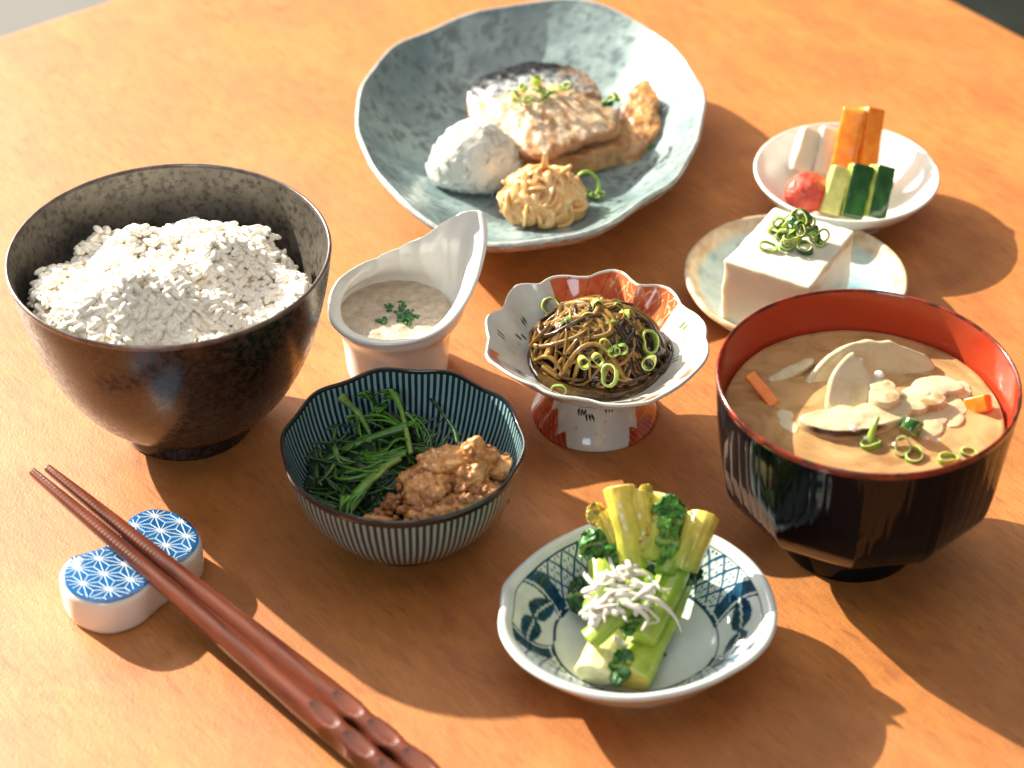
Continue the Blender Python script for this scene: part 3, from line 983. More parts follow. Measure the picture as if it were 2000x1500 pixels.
def dashes(cc, px_pts, z, ln, wd, colr, ang):
    for (u, v) in px_pts:
        p = PX(u, v, z)
        dx, dy, dz = V[..., 0] - p[0], V[..., 1] - p[1], (V[..., 2] - p[2]) * 1.0
        for k in (-1, 1):
            ca, sa = math.cos(ang), math.sin(ang)
            a = (dx + k * wd * 1.5) * ca + (dy + dz) * sa
            b = -(dx + k * wd * 1.5) * sa + (dy + dz) * ca
            msk = ((b / ln) ** 2 + (a / wd) ** 2 < 1) & (np.abs(dx) < .008) & (np.abs(dy) < .012)
            cc = np.where(msk[..., None], np.array(colr), cc)
    return cc


cc = np.where(False, cc, cc)
Vin = V
for ang_d, qq_, gcol in [(150, .80, 1), (163, .74, 1), (175, .86, 1), (5, .80, 2), (14, .86, 2), (350, .72, 2), (205, .72, 1)]:
    for k in (-1, 1):
        aa = (TD - ang_d + 180) % 360 - 180
        loc_a = (R(1) * aa) * .035 - k * .0009
        loc_b = (q - qq_) * .040
        msk = (loc_a / .0006) ** 2 + (loc_b / .0013) ** 2 < 1
        cc = np.where((msk & inside)[..., None], np.array([.06, .085, .03]) if gcol == 1 else np.array([.16, .26, .07]), cc)
for ang_d, qq_ in [(140, .68), (158, .62), (170, .70), (185, .76), (190, .64), (20, .70), (340, .80), (130, .82)]:
    aa = (TD - ang_d + 180) % 360 - 180
    la, lb = (R(1) * aa) * .035, (q - qq_) * .040
    rr_ = np.hypot(la, lb)
    an = np.arctan2(lb, la)
    cc = np.where(((rr_ < .0007) & inside)[..., None], np.array([.72, .38, .10]), cc)
    cc = np.where(((np.abs(np.sin(an * 2.5)) < .10) & (rr_ < .0034) & inside)[..., None], np.array([.66, .60, .55]), cc)
tpd = empty('pedestal_dish', (DC[0], DC[1], 0), 'footed white porcelain dish with scalloped rim and red leaf painting', 'dish')
obj('bowl', mesh('bowl', V, gridfaces(N, V.shape[1]), M['painted_china'], cc), tpd)
rows = [(.0160, 0, .0180), (.0172, 0, .0160), (.0190, 0, .0110), (.0212, 0, .0060), (.0236, 0, .0022), (.0243, 0, .0006), (.0236, 0, 0), (.020, 0, .0003), (.017, 0, .006), (0, 0, .012)]
V, T, S, r = loft(DC, rows, 360, None, None, 10)
TD = np.degrees(T)
nzB = fbm(V, 240, 2, 3)
cc = np.tile(CREAM, (*T.shape, 1)).astype(float)
hgt = V[..., 2]
wv = np.abs(((TD / 17.0) % 1) - .5) * 2
red = np.zeros(T.shape, bool)
for (a, b, top_) in [(180, 248, .017), (294, 360, .017), (20, 160, .014)]:
    ins = (TD > a) & (TD < b)
    side = (b - TD) if b < 250 and a > 170 else (TD - a) if a > 270 else np.minimum(TD - a, b - TD)
    red |= ins & (hgt < .021 * np.clip(side / 62, 0, 1.1) + .0050 * (wv - .55) + .001 * nzB)
cc = np.where(red[..., None], lerp((.36, .035, .016), (.50, .08, .03), .5 + nzB), cc)
cc = np.where((red & (np.abs(np.sin(T * 30 + hgt * 900)) < .12))[..., None], np.array([.62, .32, .18]), cc)
band = red & ~np.roll(red, 2, 1) | (red & ~np.roll(red, -2, 1))
for (ang_d, h0, tl) in [(262, .0122, .25), (252, .0138, -.2), (285, .0150, .1)]:
    for k in (-1, 0, 1):
        la = R(1) * (TD - ang_d) * .019 - k * .0012
        lb = hgt - h0
        a = la * math.cos(tl * (1 + k)) + lb * math.sin(tl * (1 + k))
        b = -la * math.sin(tl * (1 + k)) + lb * math.cos(tl * (1 + k))
        cc = np.where((((a / .00048) ** 2 + (b / .0014) ** 2) < 1)[..., None], np.array([.02, .035, .012]), cc)
for ang_d, h0 in [(270, .0065), (280, .0105), (248, .0075), (263, .0035)]:
    la, lb = R(1) * (TD - ang_d) * .021, hgt - h0
    rr_, an = np.hypot(la, lb), np.arctan2(lb, la)
    cc = np.where((rr_ < .0005)[..., None], np.array([.70, .34, .08]), cc)
    cc = np.where(((np.abs(np.sin(an * 2.5)) < .10) & (rr_ < .0034))[..., None], np.array([.64, .58, .53]), cc)
obj('foot', mesh('foot', V, gridfaces(360, V.shape[1]), M['painted_china'], cc), tpd)


def disc(name, c, z, rad, mat, namp=.0003, nsc=150, n=96, m=24, depth=.003, seed=0, Rt=None):
    th = np.arange(n) / n * 2 * np.pi
    qq = np.linspace(0, 1, m)
    rt = rad * (np.ones(n) if Rt is None else Rt)
    x = c[0] + rt[:, None] * qq[None] * np.cos(th)[:, None]
    y = c[1] + rt[:, None] * qq[None] * np.sin(th)[:, None]
    zv = z + namp * fbm(np.stack([x, y, 0 * x], -1), nsc, 3, seed)
    V = np.stack([x, y, zv], -1)
    V[:, -2, 2] += .0005
    V[:, -1, 2] -= depth
    return obj(name, mesh(name, V, gridfaces(n, m), mat))


o = disc('vinegar_broth', DC, .0278, .0265, M['dark_broth'])
tag(o, 'dark vinegar broth pooled under the brown seaweed strands', 'broth')
SW = np.array([0.0335, -0.0150])
moz = empty('seaweed_strands', (SW[0], SW[1], .025), 'glossy tangle of amber brown seaweed strands in the pedestal dish', 'seaweed')
V, Fc = blob((SW[0], SW[1], .0270), (.0225, .0190, .0100), .18, 140, 4, 2)
cc = np.tile(np.array([.05, .022, .008]), (len(V), 1))
obj('core', mesh('core', V, Fc, M['mozuku'], cc), moz)
rg = np.random.default_rng(33)


def moz_h(x, y):
    return .0270 + .0165 * max(0.0, 1 - ((x + .002) / .026) ** 2 - ((y - .002) / .022) ** 2) ** .7


AMB, DRK = np.array([.56, .31, .075]), np.array([.060, .028, .013])
for k in range(190):
    cx, cy = rg.normal(0, .0110), rg.normal(-.001, .0085)
    a = rg.uniform(0, 2 * np.pi)
    ln = rg.uniform(.010, .024)
    bend = rg.uniform(-1, 1) * ln * .6
    s = np.linspace(-1, 1, 22)
    if k % 3 == 0:
        a = rg.normal(2.4, .4)
    w1, w2 = rg.uniform(2, 5, 2)
    x = cx + s * ln * .7 * math.cos(a) - bend * (s * s - .4) * math.sin(a) + .0040 * np.sin(s * w1 + k)
    y = cy + s * ln * .6 * math.sin(a) + bend * (s * s - .4) * math.cos(a) + .0040 * np.cos(s * w2 + 2 * k)
    rr_ = np.hypot(x / .0265, y / .0225)
    f = np.minimum(1, 1 / np.maximum(rr_, 1e-6))
    x, y = x * f, y * f
    lift = rg.uniform(-.0005, .0022)
    z = np.array([moz_h(p, q_) for p, q_ in zip(x, y)]) + lift + .0008 * np.sin(s * 4 + k)
    path = np.stack([SW[0] + x, SW[1] + y, z], 1)
    rad = rg.uniform(.0006, .0014)
    V, Fc = tubeV(path, rad * (1 - .35 * np.abs(s) ** 4), 7, rg.uniform(.6, 1))
    dark = rg.uniform() < (.28 if cx < .004 else .55)
    c0 = (DRK * rg.uniform(.6, 2.2)) if dark else AMB * rg.uniform(.65, 1.25)
    gcol = lerp(c0, c0 * rg.uniform(.3, 1.0), np.linspace(0, 1, V.shape[1]))
    obj('strand', mesh('strand', V, Fc, M['mozuku'], np.repeat(gcol[None], V.shape[0], 0)), moz)
ML, MG = 'chopped green onion ring on the brown seaweed strands', 'onion rings on the seaweed'
for i, (u, v, z, r_, k, tl) in enumerate([(1080, 600, .034, .0050, 2, (.9, -.2)), (1157, 625, .044, .0045, 3, (1.0, 0)), (1165, 597, .046, .0030, 6, (1.3, .2)), (1202, 608, .043, .0042, 1, (.5, .9)), (1222, 618, .042, .0038, 6, (.2, 1.4)), (1107, 634, .042, .0032, 0, (1.4, .1)),
                                           (1195, 635, .043, .0033, 4, (1.4, .4)), (1217, 661, .039, .0034, 2, (.7, .4)), (1268, 668, .037, .0052, 1, (.8, .3)), (1184, 674, .042, .0030, 3, (1.0, .6)), (1200, 686, .040, .0030, 0, (1.5, .2)), (1214, 682, .040, .0030, 4, (1.5, -.2)),
                                           (1168, 702, .039, .0032, 3, (1.3, .8)), (1140, 708, .039, .0030, 6, (1.2, -.5)), (1191, 733, .037, .0048, 1, (.8, -.3)), (1268, 708, .034, .0035, 6, (1.3, .5)), (1092, 762, .031, .0034, 4, (1.1, .3)), (1233, 655, .040, .003, 1, (.6, .2))]):
    ring(PX(u, v, z), r_ * .92, k, tl, {0: 'dark green onion ring against the left wall of the pedestal dish', 1: 'yellow onion ring near the top of the seaweed heap', 8: 'large onion ring at the right of the seaweed',
         14: 'large upright onion ring at the front of the seaweed', 16: 'onion ring in the broth at the front left edge', 15: 'onion bit at the lower right of the seaweed'}.get(i, ML), MG, rz=random.uniform(-.5, .5))

# ------------------------------------------------------------------ striped bowl
BC = np.array([-0.0380, -0.0855])
BZ = .0415
N = 320
th = np.arange(N) / N * 2 * np.pi
Rt = 1 + 0.011 * np.cos(10 * th + 0.7)
zr = 0.0005 * np.cos(10 * th + 0.7)
rb = .0425
tb = empty('striped_bowl', (BC[0], BC[1], 0), 'small blue green striped porcelain bowl with a dark wavy rim', 'bowl')


def local_loft(name, c, rows, n, Rt, zr, sub, mat, parent):
    """mesh centred on its own axis so that the glaze follows the angle round it"""
    V, T, S, r = loft((0, 0), rows, n, Rt, zr, sub)
    return obj(name, mesh(name, V, gridfaces(n, V.shape[1]), mat), parent, loc=(c[0], c[1], 0))


local_loft('body', BC, [(.0200, 0, .0042), (.0245, .05, .0062), (.0312, .25, .0120), (.0370, .5, .0205), (.0404, .8, .0300), (rb * .993, 1, BZ - .0030)], N, Rt, zr, 5, M['stripe'], tb)
local_loft('rim', BC, [(rb * .993, 1, BZ - .0030), (rb, 1, BZ - .0010), (rb * .992, 1, BZ), (rb * .975, 1, BZ - .0002), (rb * .966, 1, BZ - .0014)], N, Rt, zr, 4, M['rim_blue'], tb)
local_loft('lining', BC, [(rb * .966, 1, BZ - .0014), (.0388, .8, .0300), (.0350, .5, .0205), (.0290, .25, .0135), (.0205, .05, .0095), (0, 0, .0085)], N, Rt, zr, 5, M['stripe'], tb)
lathe('foot_ring', BC, [(.0202, .0052), (.0200, .0012), (.0190, 0), (.0175, .0005), (.0170, .0050), (0, .0055)], M['rim_blue'], tb, 96, 4)

gr = empty('boiled_greens', (BC[0] - .01, BC[1] + .01, .010), 'dark green boiled leafy greens in the striped bowl', 'greens')
V, Fc = blob((BC[0] - .011, BC[1] + .007, .0185), (.0225, .0240, .0105), .22, 120, 4, 8)
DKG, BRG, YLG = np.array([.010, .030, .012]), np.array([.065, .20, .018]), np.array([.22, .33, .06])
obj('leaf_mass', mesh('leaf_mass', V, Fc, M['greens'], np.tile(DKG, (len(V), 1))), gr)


def sprig(pxs, r0, r1, ca, cb, flat=.8, name='stalk', ns=8, sub=5, parent=None, mat='greens'):
    pts = crom([PX(*p) for p in pxs], sub)
    s = np.linspace(0, 1, len(pts))
    V, Fc = tubeV(pts, .70 * (r0 + (r1 - r0) * s) * (1 + .15 * np.sin(s * 9 + r0 * 9e4)), ns, flat)
    sc_ = np.concatenate([[0, 0], s, [1, 1]])
    c = np.repeat(lerp(ca, cb, sc_)[None], ns, 0)
    return obj(name, mesh(name, V, Fc, M[mat], c), parent or gr)


Z7 = lambda a, b: (540 + a / 3.488, 720 + b / 3.488)
sprig([(*Z7(440, 195), .038), (*Z7(500, 250), .036), (*Z7(570, 320), .033), (*Z7(640, 450), .029)], .0026, .0012, YLG * .7, BRG)
sprig([(*Z7(780, 150), .038), (*Z7(845, 270), .0375), (*Z7(885, 430), .036), (*Z7(915, 575), .033)], .0014, .0013, BRG * 1.2, YLG)
sprig([(*Z7(885, 395), .036), (*Z7(650, 470), .033), (*Z7(500, 535), .030), (*Z7(330, 630), .026)], .0026, .0018, BRG * .8, BRG * .5)
sprig([(*Z7(830, 610), .035), (*Z7(700, 700), .034), (*Z7(580, 820), .032), (*Z7(450, 980), .028)], .0024, .0030, YLG * .8, BRG * 1.2, .6)
sprig([(*Z7(780, 640), .035), (*Z7(680, 740), .034), (*Z7(600, 800), .033)], .0013, .0013, YLG, YLG * .8)
sprig([(*Z7(1050, 200), .030), (*Z7(1150, 330), .031), (*Z7(1215, 430), .033), (*Z7(1232, 510), .034)], .0010, .0014, DKG, BRG)
sprig([(*Z7(400, 410), .030), (*Z7(390, 500), .029), (*Z7(415, 560), .028)], .0012, .0008, BRG * .6, DKG)
sprig([(*Z7(395, 655), .030), (*Z7(330, 740), .028), (*Z7(275, 785), .027)], .0012, .0006, YLG * .4, DKG)
LP = [  # leaf strands as the photograph shows them
    [(870, 400), (760, 335), (640, 320), (570, 360), (560, 430), (610, 490), (700, 525)],
    [(870, 410), (770, 360), (690, 350), (600, 350), (550, 345)],
    [(860, 390), (790, 330), (730, 310), (620, 345)],
    [(880, 570), (760, 600), (650, 590), (560, 570), (500, 530)],
    [(880, 560), (760, 580), (660, 575), (590, 560), (580, 530)],
    [(870, 575), (760, 615), (640, 620), (540, 600)],
    [(860, 590), (740, 625), (620, 640), (560, 600)],
    [(720, 650), (600, 680), (500, 690), (460, 690)],
    [(700, 680), (600, 720), (490, 750), (410, 740), (400, 680)],
    [(690, 690), (620, 700), (520, 680), (420, 650)],
    [(870, 470), (800, 500), (750, 560), (700, 590)], [(880, 480), (820, 480), (760, 540)], [(885, 440), (830, 460), (780, 520), (700, 560)],
    [(900, 380), (960, 345), (1010, 400), (1045, 480), (1050, 540)], [(900, 390), (950, 370), (990, 430), (1010, 500)], [(895, 330), (930, 330), (980, 370), (1030, 430)],
    [(880, 300), (930, 360), (960, 420), (980, 480)], [(800, 160), (740, 160), (690, 180)], [(810, 190), (760, 190), (720, 210)], [(800, 150), (830, 200), (850, 260)],
    [(560, 170), (620, 190), (650, 240), (660, 300)], [(600, 170), (650, 180), (680, 230)], [(700, 290), (760, 250), (720, 250)],
    [(460, 870), (440, 930), (435, 990)], [(560, 850), (500, 900), (480, 1000)], [(600, 830), (540, 900), (500, 1010)],
    [(400, 550), (440, 610), (540, 640)], [(640, 480), (560, 500), (480, 540), (400, 560)], [(950, 540), (990, 560), (1040, 540)], [(480, 330), (540, 320), (560, 350)],
]
rg = np.random.default_rng(12)
for i, pth in enumerate(LP):
    for rep in range(4):
        zz0 = .0345 + rg.uniform(-.002, .002) - .0016 * rep
        pts = []
        for j, (a, b) in enumerate(pth):
            u, v = Z7(a + rg.normal() * 16 * (rep > 0) + rg.normal() * 4, b + rg.normal() * 14 * (rep > 0))
            z = zz0 - .0012 * j
            p = PX(u, v, z)
            while np.hypot(p[0] - BC[0], p[1] - BC[1]) > np.interp(z, [.0095, .0135, .0205, .03, .040], [.02, .028, .034, .0375, .0395]) - .001 and z < .042:
                z += .001
                p = PX(u, v, z)
            pts.append((u, v, z))
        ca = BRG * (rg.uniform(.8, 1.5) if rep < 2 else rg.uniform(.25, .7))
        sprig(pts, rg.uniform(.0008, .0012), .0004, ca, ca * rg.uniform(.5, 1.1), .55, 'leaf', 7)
for k in range(150):
    a = rg.uniform(0.9, 4.3)
    rad = rg.uniform(.006, .034)
    x, y = BC[0] + rad * math.cos(a), BC[1] + rad * math.sin(a)
    s = np.linspace(-1, 1, 9)
    b = rg.uniform(0, 6.28)
    ln = rg.uniform(.005, .011)
    cv = rg.uniform(-.6, .6) * ln
    px_, py_ = x + s * ln * math.cos(b) - cv * (s * s) * math.sin(b), y + s * ln * math.sin(b) + cv * s * s * math.cos(b)
    d = np.hypot(px_ - BC[0], py_ - BC[1])
    f = np.minimum(1, .0355 / np.maximum(d, 1e-6))
    px_, py_ = BC[0] + (px_ - BC[0]) * f, BC[1] + (py_ - BC[1]) * f
    z = .0265 + rg.uniform(-.002, .003) - .006 * (rad / .034) ** 2 + .006 * np.clip(np.hypot(px_ - BC[0], py_ - BC[1]) / .0355, 0, 1) ** 4
    V, Fc = tubeV(np.stack([px_, py_, z + .0012 + 0 * s], 1), rg.uniform(.0004, .0010) * (1 - .4 * s * s), 6, .55)
    obj('leaf', mesh('leaf', V, Fc, M['greens'], np.tile(lerp(DKG * 1.5, BRG * .8, np.array(rg.uniform() ** 2)), (V.shape[0] * V.shape[1], 1))), gr)

mt = empty('minced_meat', tuple(PX(880, 950, .030)), 'crumbly brown simmered minced meat and tofu in the striped bowl', 'minced meat')
CRM = []
for k in range(6):
    V, Fc = blob((0, 0, 0), (1, .8, .7), .55, 1.9, 3, k)
    CRM.append(mesh('crumb', V, Fc, M['crumb']))
V, Fc = blob(PX(880, 970, .024), (.0205, .0165, .0095), .15, 130, 4, 3)
obj('mound', mesh('mound', V, Fc, M['crumb']), mt)
rg = np.random.default_rng(5)


def in_bowl(p, mrg):
    return np.hypot(p[0] - BC[0], p[1] - BC[1]) < np.interp(p[2], [.0095, .0135, .0205, .03, .042], [.02, .028, .034, .0380, .0402]) - mrg


cnt = 0
while cnt < 230:
    u, v = rg.uniform(715, 1005), rg.uniform(885, 1045)
    # the heap's outline slopes down to the left
    if v < 1010 - 0.95 * (u - 715) or v > 1050 - 0.55 * max(0, u - 900):
        continue
    z = .0315 + .0065 * math.exp(-((u - 880) / 90) ** 2 - ((v - 930) / 70) ** 2) + rg.uniform(-.003, .0012) - .004 * (u < 770)
    p = PX(u, v, z)
    s = rg.choice([.0011, .0016, .0021, .0028], p=[.35, .35, .2, .1])
    if not in_bowl(p, s * 1.2):
        continue
    f = bpy.data.objects.new('crumb', CRM[cnt % 6])
    COL.objects.link(f)
    f.parent = mt
    f.location = Vector(p) - mt.location
    f.rotation_euler = rg.uniform(0, 6.28, 3)
    f.scale = (s, s, s)
    cnt += 1
for (u, v, z, ra, sd, rz) in [(868, 905, .0375, (.0105, .0070, .0058), 1, .3), (925, 895, .0385, (.0070, .0062, .0072), 2, 0), (915, 940, .0340, (.0072, .0050, .0070), 7, .5), (835, 965, .0335, (.0085, .0066, .0070), 4, 1.0),
                              (800, 935, .0330, (.0042, .0036, .0034), 5, 0), (975, 915, .0350, (.0048, .0042, .0034), 6, 0), (815, 1008, .0305, (.0045, .0036, .0030), 8, 0), (905, 985, .0320, (.0050, .0044, .0034), 9, 0),
                              (735, 1018, .0335, (.0050, .0026, .0022), 10, 0), (860, 1005, .0315, (.0080, .0036, .0040), 12, .2), (955, 965, .0335, (.0048, .0040, .0030), 11, 0)]:
    V, Fc = blob((0, 0, 0), ra, .34, 190, 5, sd, 4)
    V = V * (1 + .07 * fbm(V, 700, 3, sd)[:, None])
    V = V @ np.array(Matrix.Rotation(rz, 3, 'Z')).T + PX(u, v, z)
    rr_ = np.hypot(V[:, 0] - BC[0], V[:, 1] - BC[1])
    lim = np.interp(V[:, 2], [.0095, .0135, .0205, .03, .042], [.02, .028, .034, .0380, .0402]) - .0008
    f = np.minimum(1, lim / np.maximum(rr_, 1e-6))
    V[:, :2] = BC + (V[:, :2] - BC) * f[:, None]
    obj('chunk', mesh('chunk', V, Fc, M['chunk']), mt)
    for kk in range(14):
        p = V[rg.integers(0, len(V))]
        if p[2] < z or not in_bowl(p, .0012):
            continue
        f = bpy.data.objects.new('crumb', CRM[kk % 6])
        COL.objects.link(f)
        f.parent = mt
        f.location = Vector(p) - mt.location
        f.rotation_euler = rg.uniform(0, 6.28, 3)
        f.scale = (rg.choice([.0006, .0009, .0014]),) * 3

# ------------------------------------------------------------------ tofu dish and tofu
TC = np.array([0.1150, 0.0535])
N = 160
th = np.arange(N) / N * 2 * np.pi
Rt = 1 + .008 * np.sin(3 * th + 1) + .004 * np.sin(7 * th)
rows = [(0, 0, .002), (.0285, 0, .0016), (.030, 0, 0), (.0325, 0, 0), (.0350, .3, .0028), (.0415, .8, .0085), (.0450, 1, .0122), (.0452, 1, .0138), (.0443, 1, .0146), (.0425, 1, .0138), (.0385, .8, .0098), (.0345, .4, .0070), (.025, .1, .0058), (0, 0, .0055)]
V, T, S, r = loft(TC, rows, N, Rt, None, 5)
nz = fbm(V, 90, 4, 1)
nz2 = fbm(V, 260, 3, 2)
cream = lerp((.62, .50, .36), (.46, .30, .17), .35 + .8 * nz2)
blue = lerp((.46, .54, .52), (.13, .27, .34), .25 + 1.3 * nz)
cc = np.where((S > 9.6)[..., None], lerp(cream, blue, np.clip((S - 9.6) * 2.2, 0, 1)), cream)
ttf = empty('tofu_dish', (TC[0], TC[1], 0), 'round cream rimmed dish with pale blue crackled glaze under the tofu', 'dish')
obj('body', mesh('body', V, gridfaces(N, V.shape[1]), M['crackle'], cc), ttf)
# tofu block: four top corners seen in the photograph, straight down to the dish
ZT = .0375
cor = np.array([PX(1413, 508, ZT), PX(1582, 562, ZT), PX(1671, 450, ZT), PX(1513, 404, ZT)])
ctr = cor[:, :2].mean(0)
import bmesh
bm = bmesh.new()
vt = [bm.verts.new((p[0], p[1], ZT)) for p in cor]
vb = [bm.verts.new((ctr[0] + (p[0] - ctr[0]) * .985, ctr[1] + (p[1] - ctr[1]) * .985, .0066)) for p in cor]
bm.faces.new(vt)
bm.faces.new(vb[::-1])
for i in range(4):
    bm.faces.new((vb[i], vb[(i + 1) % 4], vt[(i + 1) % 4], vt[i]))
bmesh.ops.bevel(bm, geom=bm.edges[:], offset=.0012, segments=3, profile=.6, affect='EDGES')
bmesh.ops.subdivide_edges(bm, edges=[e for e in bm.edges if e.calc_length() > .004], cuts=14, use_grid_fill=True)
bm.normal_update()
for v_ in bm.verts:
    nzv = float(fbm(np.array([v_.co[:]]), 220, 3, 2)[0])
    v_.co += v_.normal * nzv * .0005
bm.verts.index_update()
me = bpy.data.meshes.new('tofu_block')
bm.to_mesh(me)
bm.free()
me.materials.append(M['tofu'])
me.polygons.foreach_set('use_smooth', np.ones(len(me.polygons), bool))
tag(obj('tofu_block', me), 'smooth white block of chilled tofu on the cream rimmed dish', 'tofu')
TL, TG = 'chopped green onion ring piled on the tofu block', 'onion rings on the tofu'
for i, (u, v, z, r_, k, tl) in enumerate([(1500, 482, .0395, .0042, 3, (.35, .1)), (1513, 452, .0415, .0042, 3, (1.2, .6)), (1525, 440, .044, .0046, 1, (1.2, -.6)), (1545, 432, .046, .0046, 0, (1.0, .3)), (1565, 425, .048, .0052, 2, (1.1, -.3)), (1575, 432, .046, .0048, 4, (.9, .6)),
                                           (1538, 478, .0405, .0042, 0, (.4, .2)), (1572, 484, .0400, .0042, 2, (.35, -.2)), (1552, 460, .043, .0045, 1, (.9, 1.0)), (1585, 455, .042, .0044, 3, (.7, .5)), (1605, 462, .0410, .0042, 1, (.9, .8)), (1595, 470, .0400, .0036, 3, (.4, .4)), (1535, 462, .0425, .0044, 3, (1.3, .2)), (1560, 445, .0455, .004, 2, (.5, .9))]):
    if i not in (0, 4, 7, 10):
        ring(PX(u + random.uniform(-9, 9), v + random.uniform(-6, 6), z - .0004), r_ * random.uniform(.55, .75), (k + 2) % 7, (random.uniform(-1, 1), random.uniform(-1, 1)), TL, TG)
    ring(PX(u, v, z - .0006), r_ * .84, k, tl, {0: 'pale yellow onion ring at the left foot of the tofu topping', 4: 'topmost onion ring of the heap on the tofu', 7: 'dark green onion ring lying at the front of the tofu topping', 10: 'rightmost onion ring on the tofu block'}.get(i, TL), TG, rz=random.uniform(-.6, .6))

# ------------------------------------------------------------------ pickle dish
KC = np.array([0.1432, 0.1215])
tk = empty('pickle_dish', (KC[0], KC[1], 0), 'small plain white porcelain dish holding assorted pickles', 'dish')
lathe('body', KC, [(0, .0020), (.0175, .0018), (.0185, 0), (.0205, 0), (.0212, .0030), (.0280, .0075), (.0350, .0140), (.0390, .0195), (.0395, .0206), (.0388, .0212), (.0378, .0204), (.0335, .0150), (.0260, .0085), (.0180, .0058), (0, .0050)], M['white_china'], tk, 160, 5)


def stick(name, p0, p1, w, d, mat, label, cat, group=None, face=(0, -1, 0), taper=1.0, colf=None, seed=0):
    """a cut baton from p0 to p1, w wide and d deep, with rounded edges and a slightly uneven surface"""
    p0, p1 = np.asarray(p0), np.asarray(p1)
    n = 22
    s = np.linspace(0, 1, n)
    path = p0 + (p1 - p0) * s[:, None]
    t_ = (p1 - p0) / np.linalg.norm(p1 - p0)
    f = np.asarray(face, float)
    f = f - t_ * (f @ t_)
    f /= np.linalg.norm(f)
    g = np.cross(t_, f)
    ns = 32
    a = np.arange(ns) / ns * 2 * np.pi
    ex = 0.28
    cx = np.sign(np.cos(a)) * np.abs(np.cos(a)) ** ex
    cy = np.sign(np.sin(a)) * np.abs(np.sin(a)) ** ex
    tp_ = 1 + (taper - 1) * s
    V = path[None] + (cx[:, None] * w / 2 * tp_[None])[..., None] * g + (cy[:, None] * d / 2 * tp_[None])[..., None] * f
    V = V + 0.00025 * fbm(V, 260, 2, seed)[..., None] * (cx[:, None, None] * g + cy[:, None, None] * f)
    shr = lambda k: path[[k]] + (V[:, [k]] - path[[k]])
    e0 = path[0] + (V[:, [0]] - path[0]) * .90 - t_ * .0004
    e0c = path[0] + (V[:, [0]] - path[0]) * .02 - t_ * .0004
    e1 = path[-1] + (V[:, [-1]] - path[-1]) * .90 + t_ * .0004
    e1c = path[-1] + (V[:, [-1]] - path[-1]) * .02 + t_ * .0004
    V = np.concatenate([e0c, e0, V, e1, e1c], 1)
    cc = colf(np.repeat(a[:, None], V.shape[1], 1), V) if colf else None
    o = obj(name, mesh(name, V, gridfaces(ns, V.shape[1]), mat, cc))
    return tag(o, label, cat, group)


stick('radish_stick', PX(1560, 335, .012), PX(1585, 255, .026), .0095, .0075, M['raw_daikon'], 'left white pickled radish stick lying against the dish rim', 'radish', 'pickled radish sticks', seed=1)
stick('radish_stick', PX(1606, 340, .012), PX(1622, 254, .026), .0095, .0075, M['raw_daikon'], 'white pickled radish stick right next to the carrot', 'radish', 'pickled radish sticks', seed=2)
stick('carrot_stick', PX(1643, 350, .012), PX(1672, 216, .036), .0105, .0090, M['carrot'], 'thicker left orange carrot stick standing in the pickle dish', 'carrot', 'carrot sticks', face=(-.35, -.9, 0), seed=3)
stick('carrot_stick', PX(1685, 350, .011), PX(1702, 214, .035), .0095, .0085, M['carrot'], 'right orange carrot stick standing behind the cucumber', 'carrot', 'carrot sticks', face=(.35, -.9, 0), seed=4)


def cuke(a, V):
    # skin on the outer (front) face, pale flesh on the others
    skin = np.clip((np.sin(a) - .35) * 6, 0, 1)
    st = .5 + .5 * vnoise(V * np.array([700, 200, 200]), 3)
    return lerp(lerp((.50, .56, .14), (.36, .46, .09), st), lerp((.006, .035, .010), (.025, .11, .022), st), skin)


def cuke_end(a, V):
    skin = np.clip((np.sin(a) - .35) * 6, 0, 1)
    return lerp(np.array([.62, .60, .20]) + 0 * V, np.array([.02, .085, .018]) + 0 * V, skin)


stick('cucumber_piece', PX(1617, 418, .0115), PX(1644, 330, .0265), .0085, .0090, M['cucumber'], 'leftmost pickled cucumber piece showing its pale cut side', 'cucumber', 'pickled cucumber pieces', face=(-.1, -.6, -.8), colf=cuke_end, seed=5)
stick('cucumber_piece', PX(1660, 424, .0110), PX(1683, 325, .0280), .0095, .0090, M['cucumber'], 'middle dark green skinned pickled cucumber piece', 'cucumber', 'pickled cucumber pieces', face=(0.1, -1, .4), colf=cuke, seed=6)
stick('cucumber_piece', PX(1704, 424, .0110), PX(1724, 327, .0275), .0090, .0090, M['cucumber'], 'rightmost dark green pickled cucumber piece with ribbed top', 'cucumber', 'pickled cucumber pieces', face=(.35, -1, .3), colf=cuke, seed=7)
V, Fc = blob((0, 0, 0), (.0098, .0092, .0082), .07, 120, 5, 4)
V += PX(1578, 376, .0165)
tag(obj('pickled_plum', mesh('pickled_plum', V, Fc, M['umeboshi'])), 'round wrinkled red pickled plum in the white dish', 'plum')

# ------------------------------------------------------------------ soup bowl
SB = np.array([0.1204, -0.0895])
tsb = empty('soup_bowl', (SB[0], SB[1], 0), 'black lacquer soup bowl with faceted base and red inside', 'bowl')
N = 576
th = np.arange(N) / N * 2 * np.pi
nf = 11
ph = ((th * nf / (2 * np.pi)) % 1) - .5
fac = math.cos(math.pi / nf) / np.cos(ph * 2 * np.pi / nf)
fac = fac / fac.max()
groove = 1 - .0022 * np.abs(np.sin(th * 30)) ** 20
srows = [(.0235, .2, .0090), (.0330, 1, .0155), (.0430, 1, .0250), (.0468, 1, .0320), (.0490, .75, .0430), (.0503, .35, .0560), (.0511, .08, .0665), (.0513, 0, .0708)]
V, T, S, r = loft(SB, srows, N, fac, None, 1)
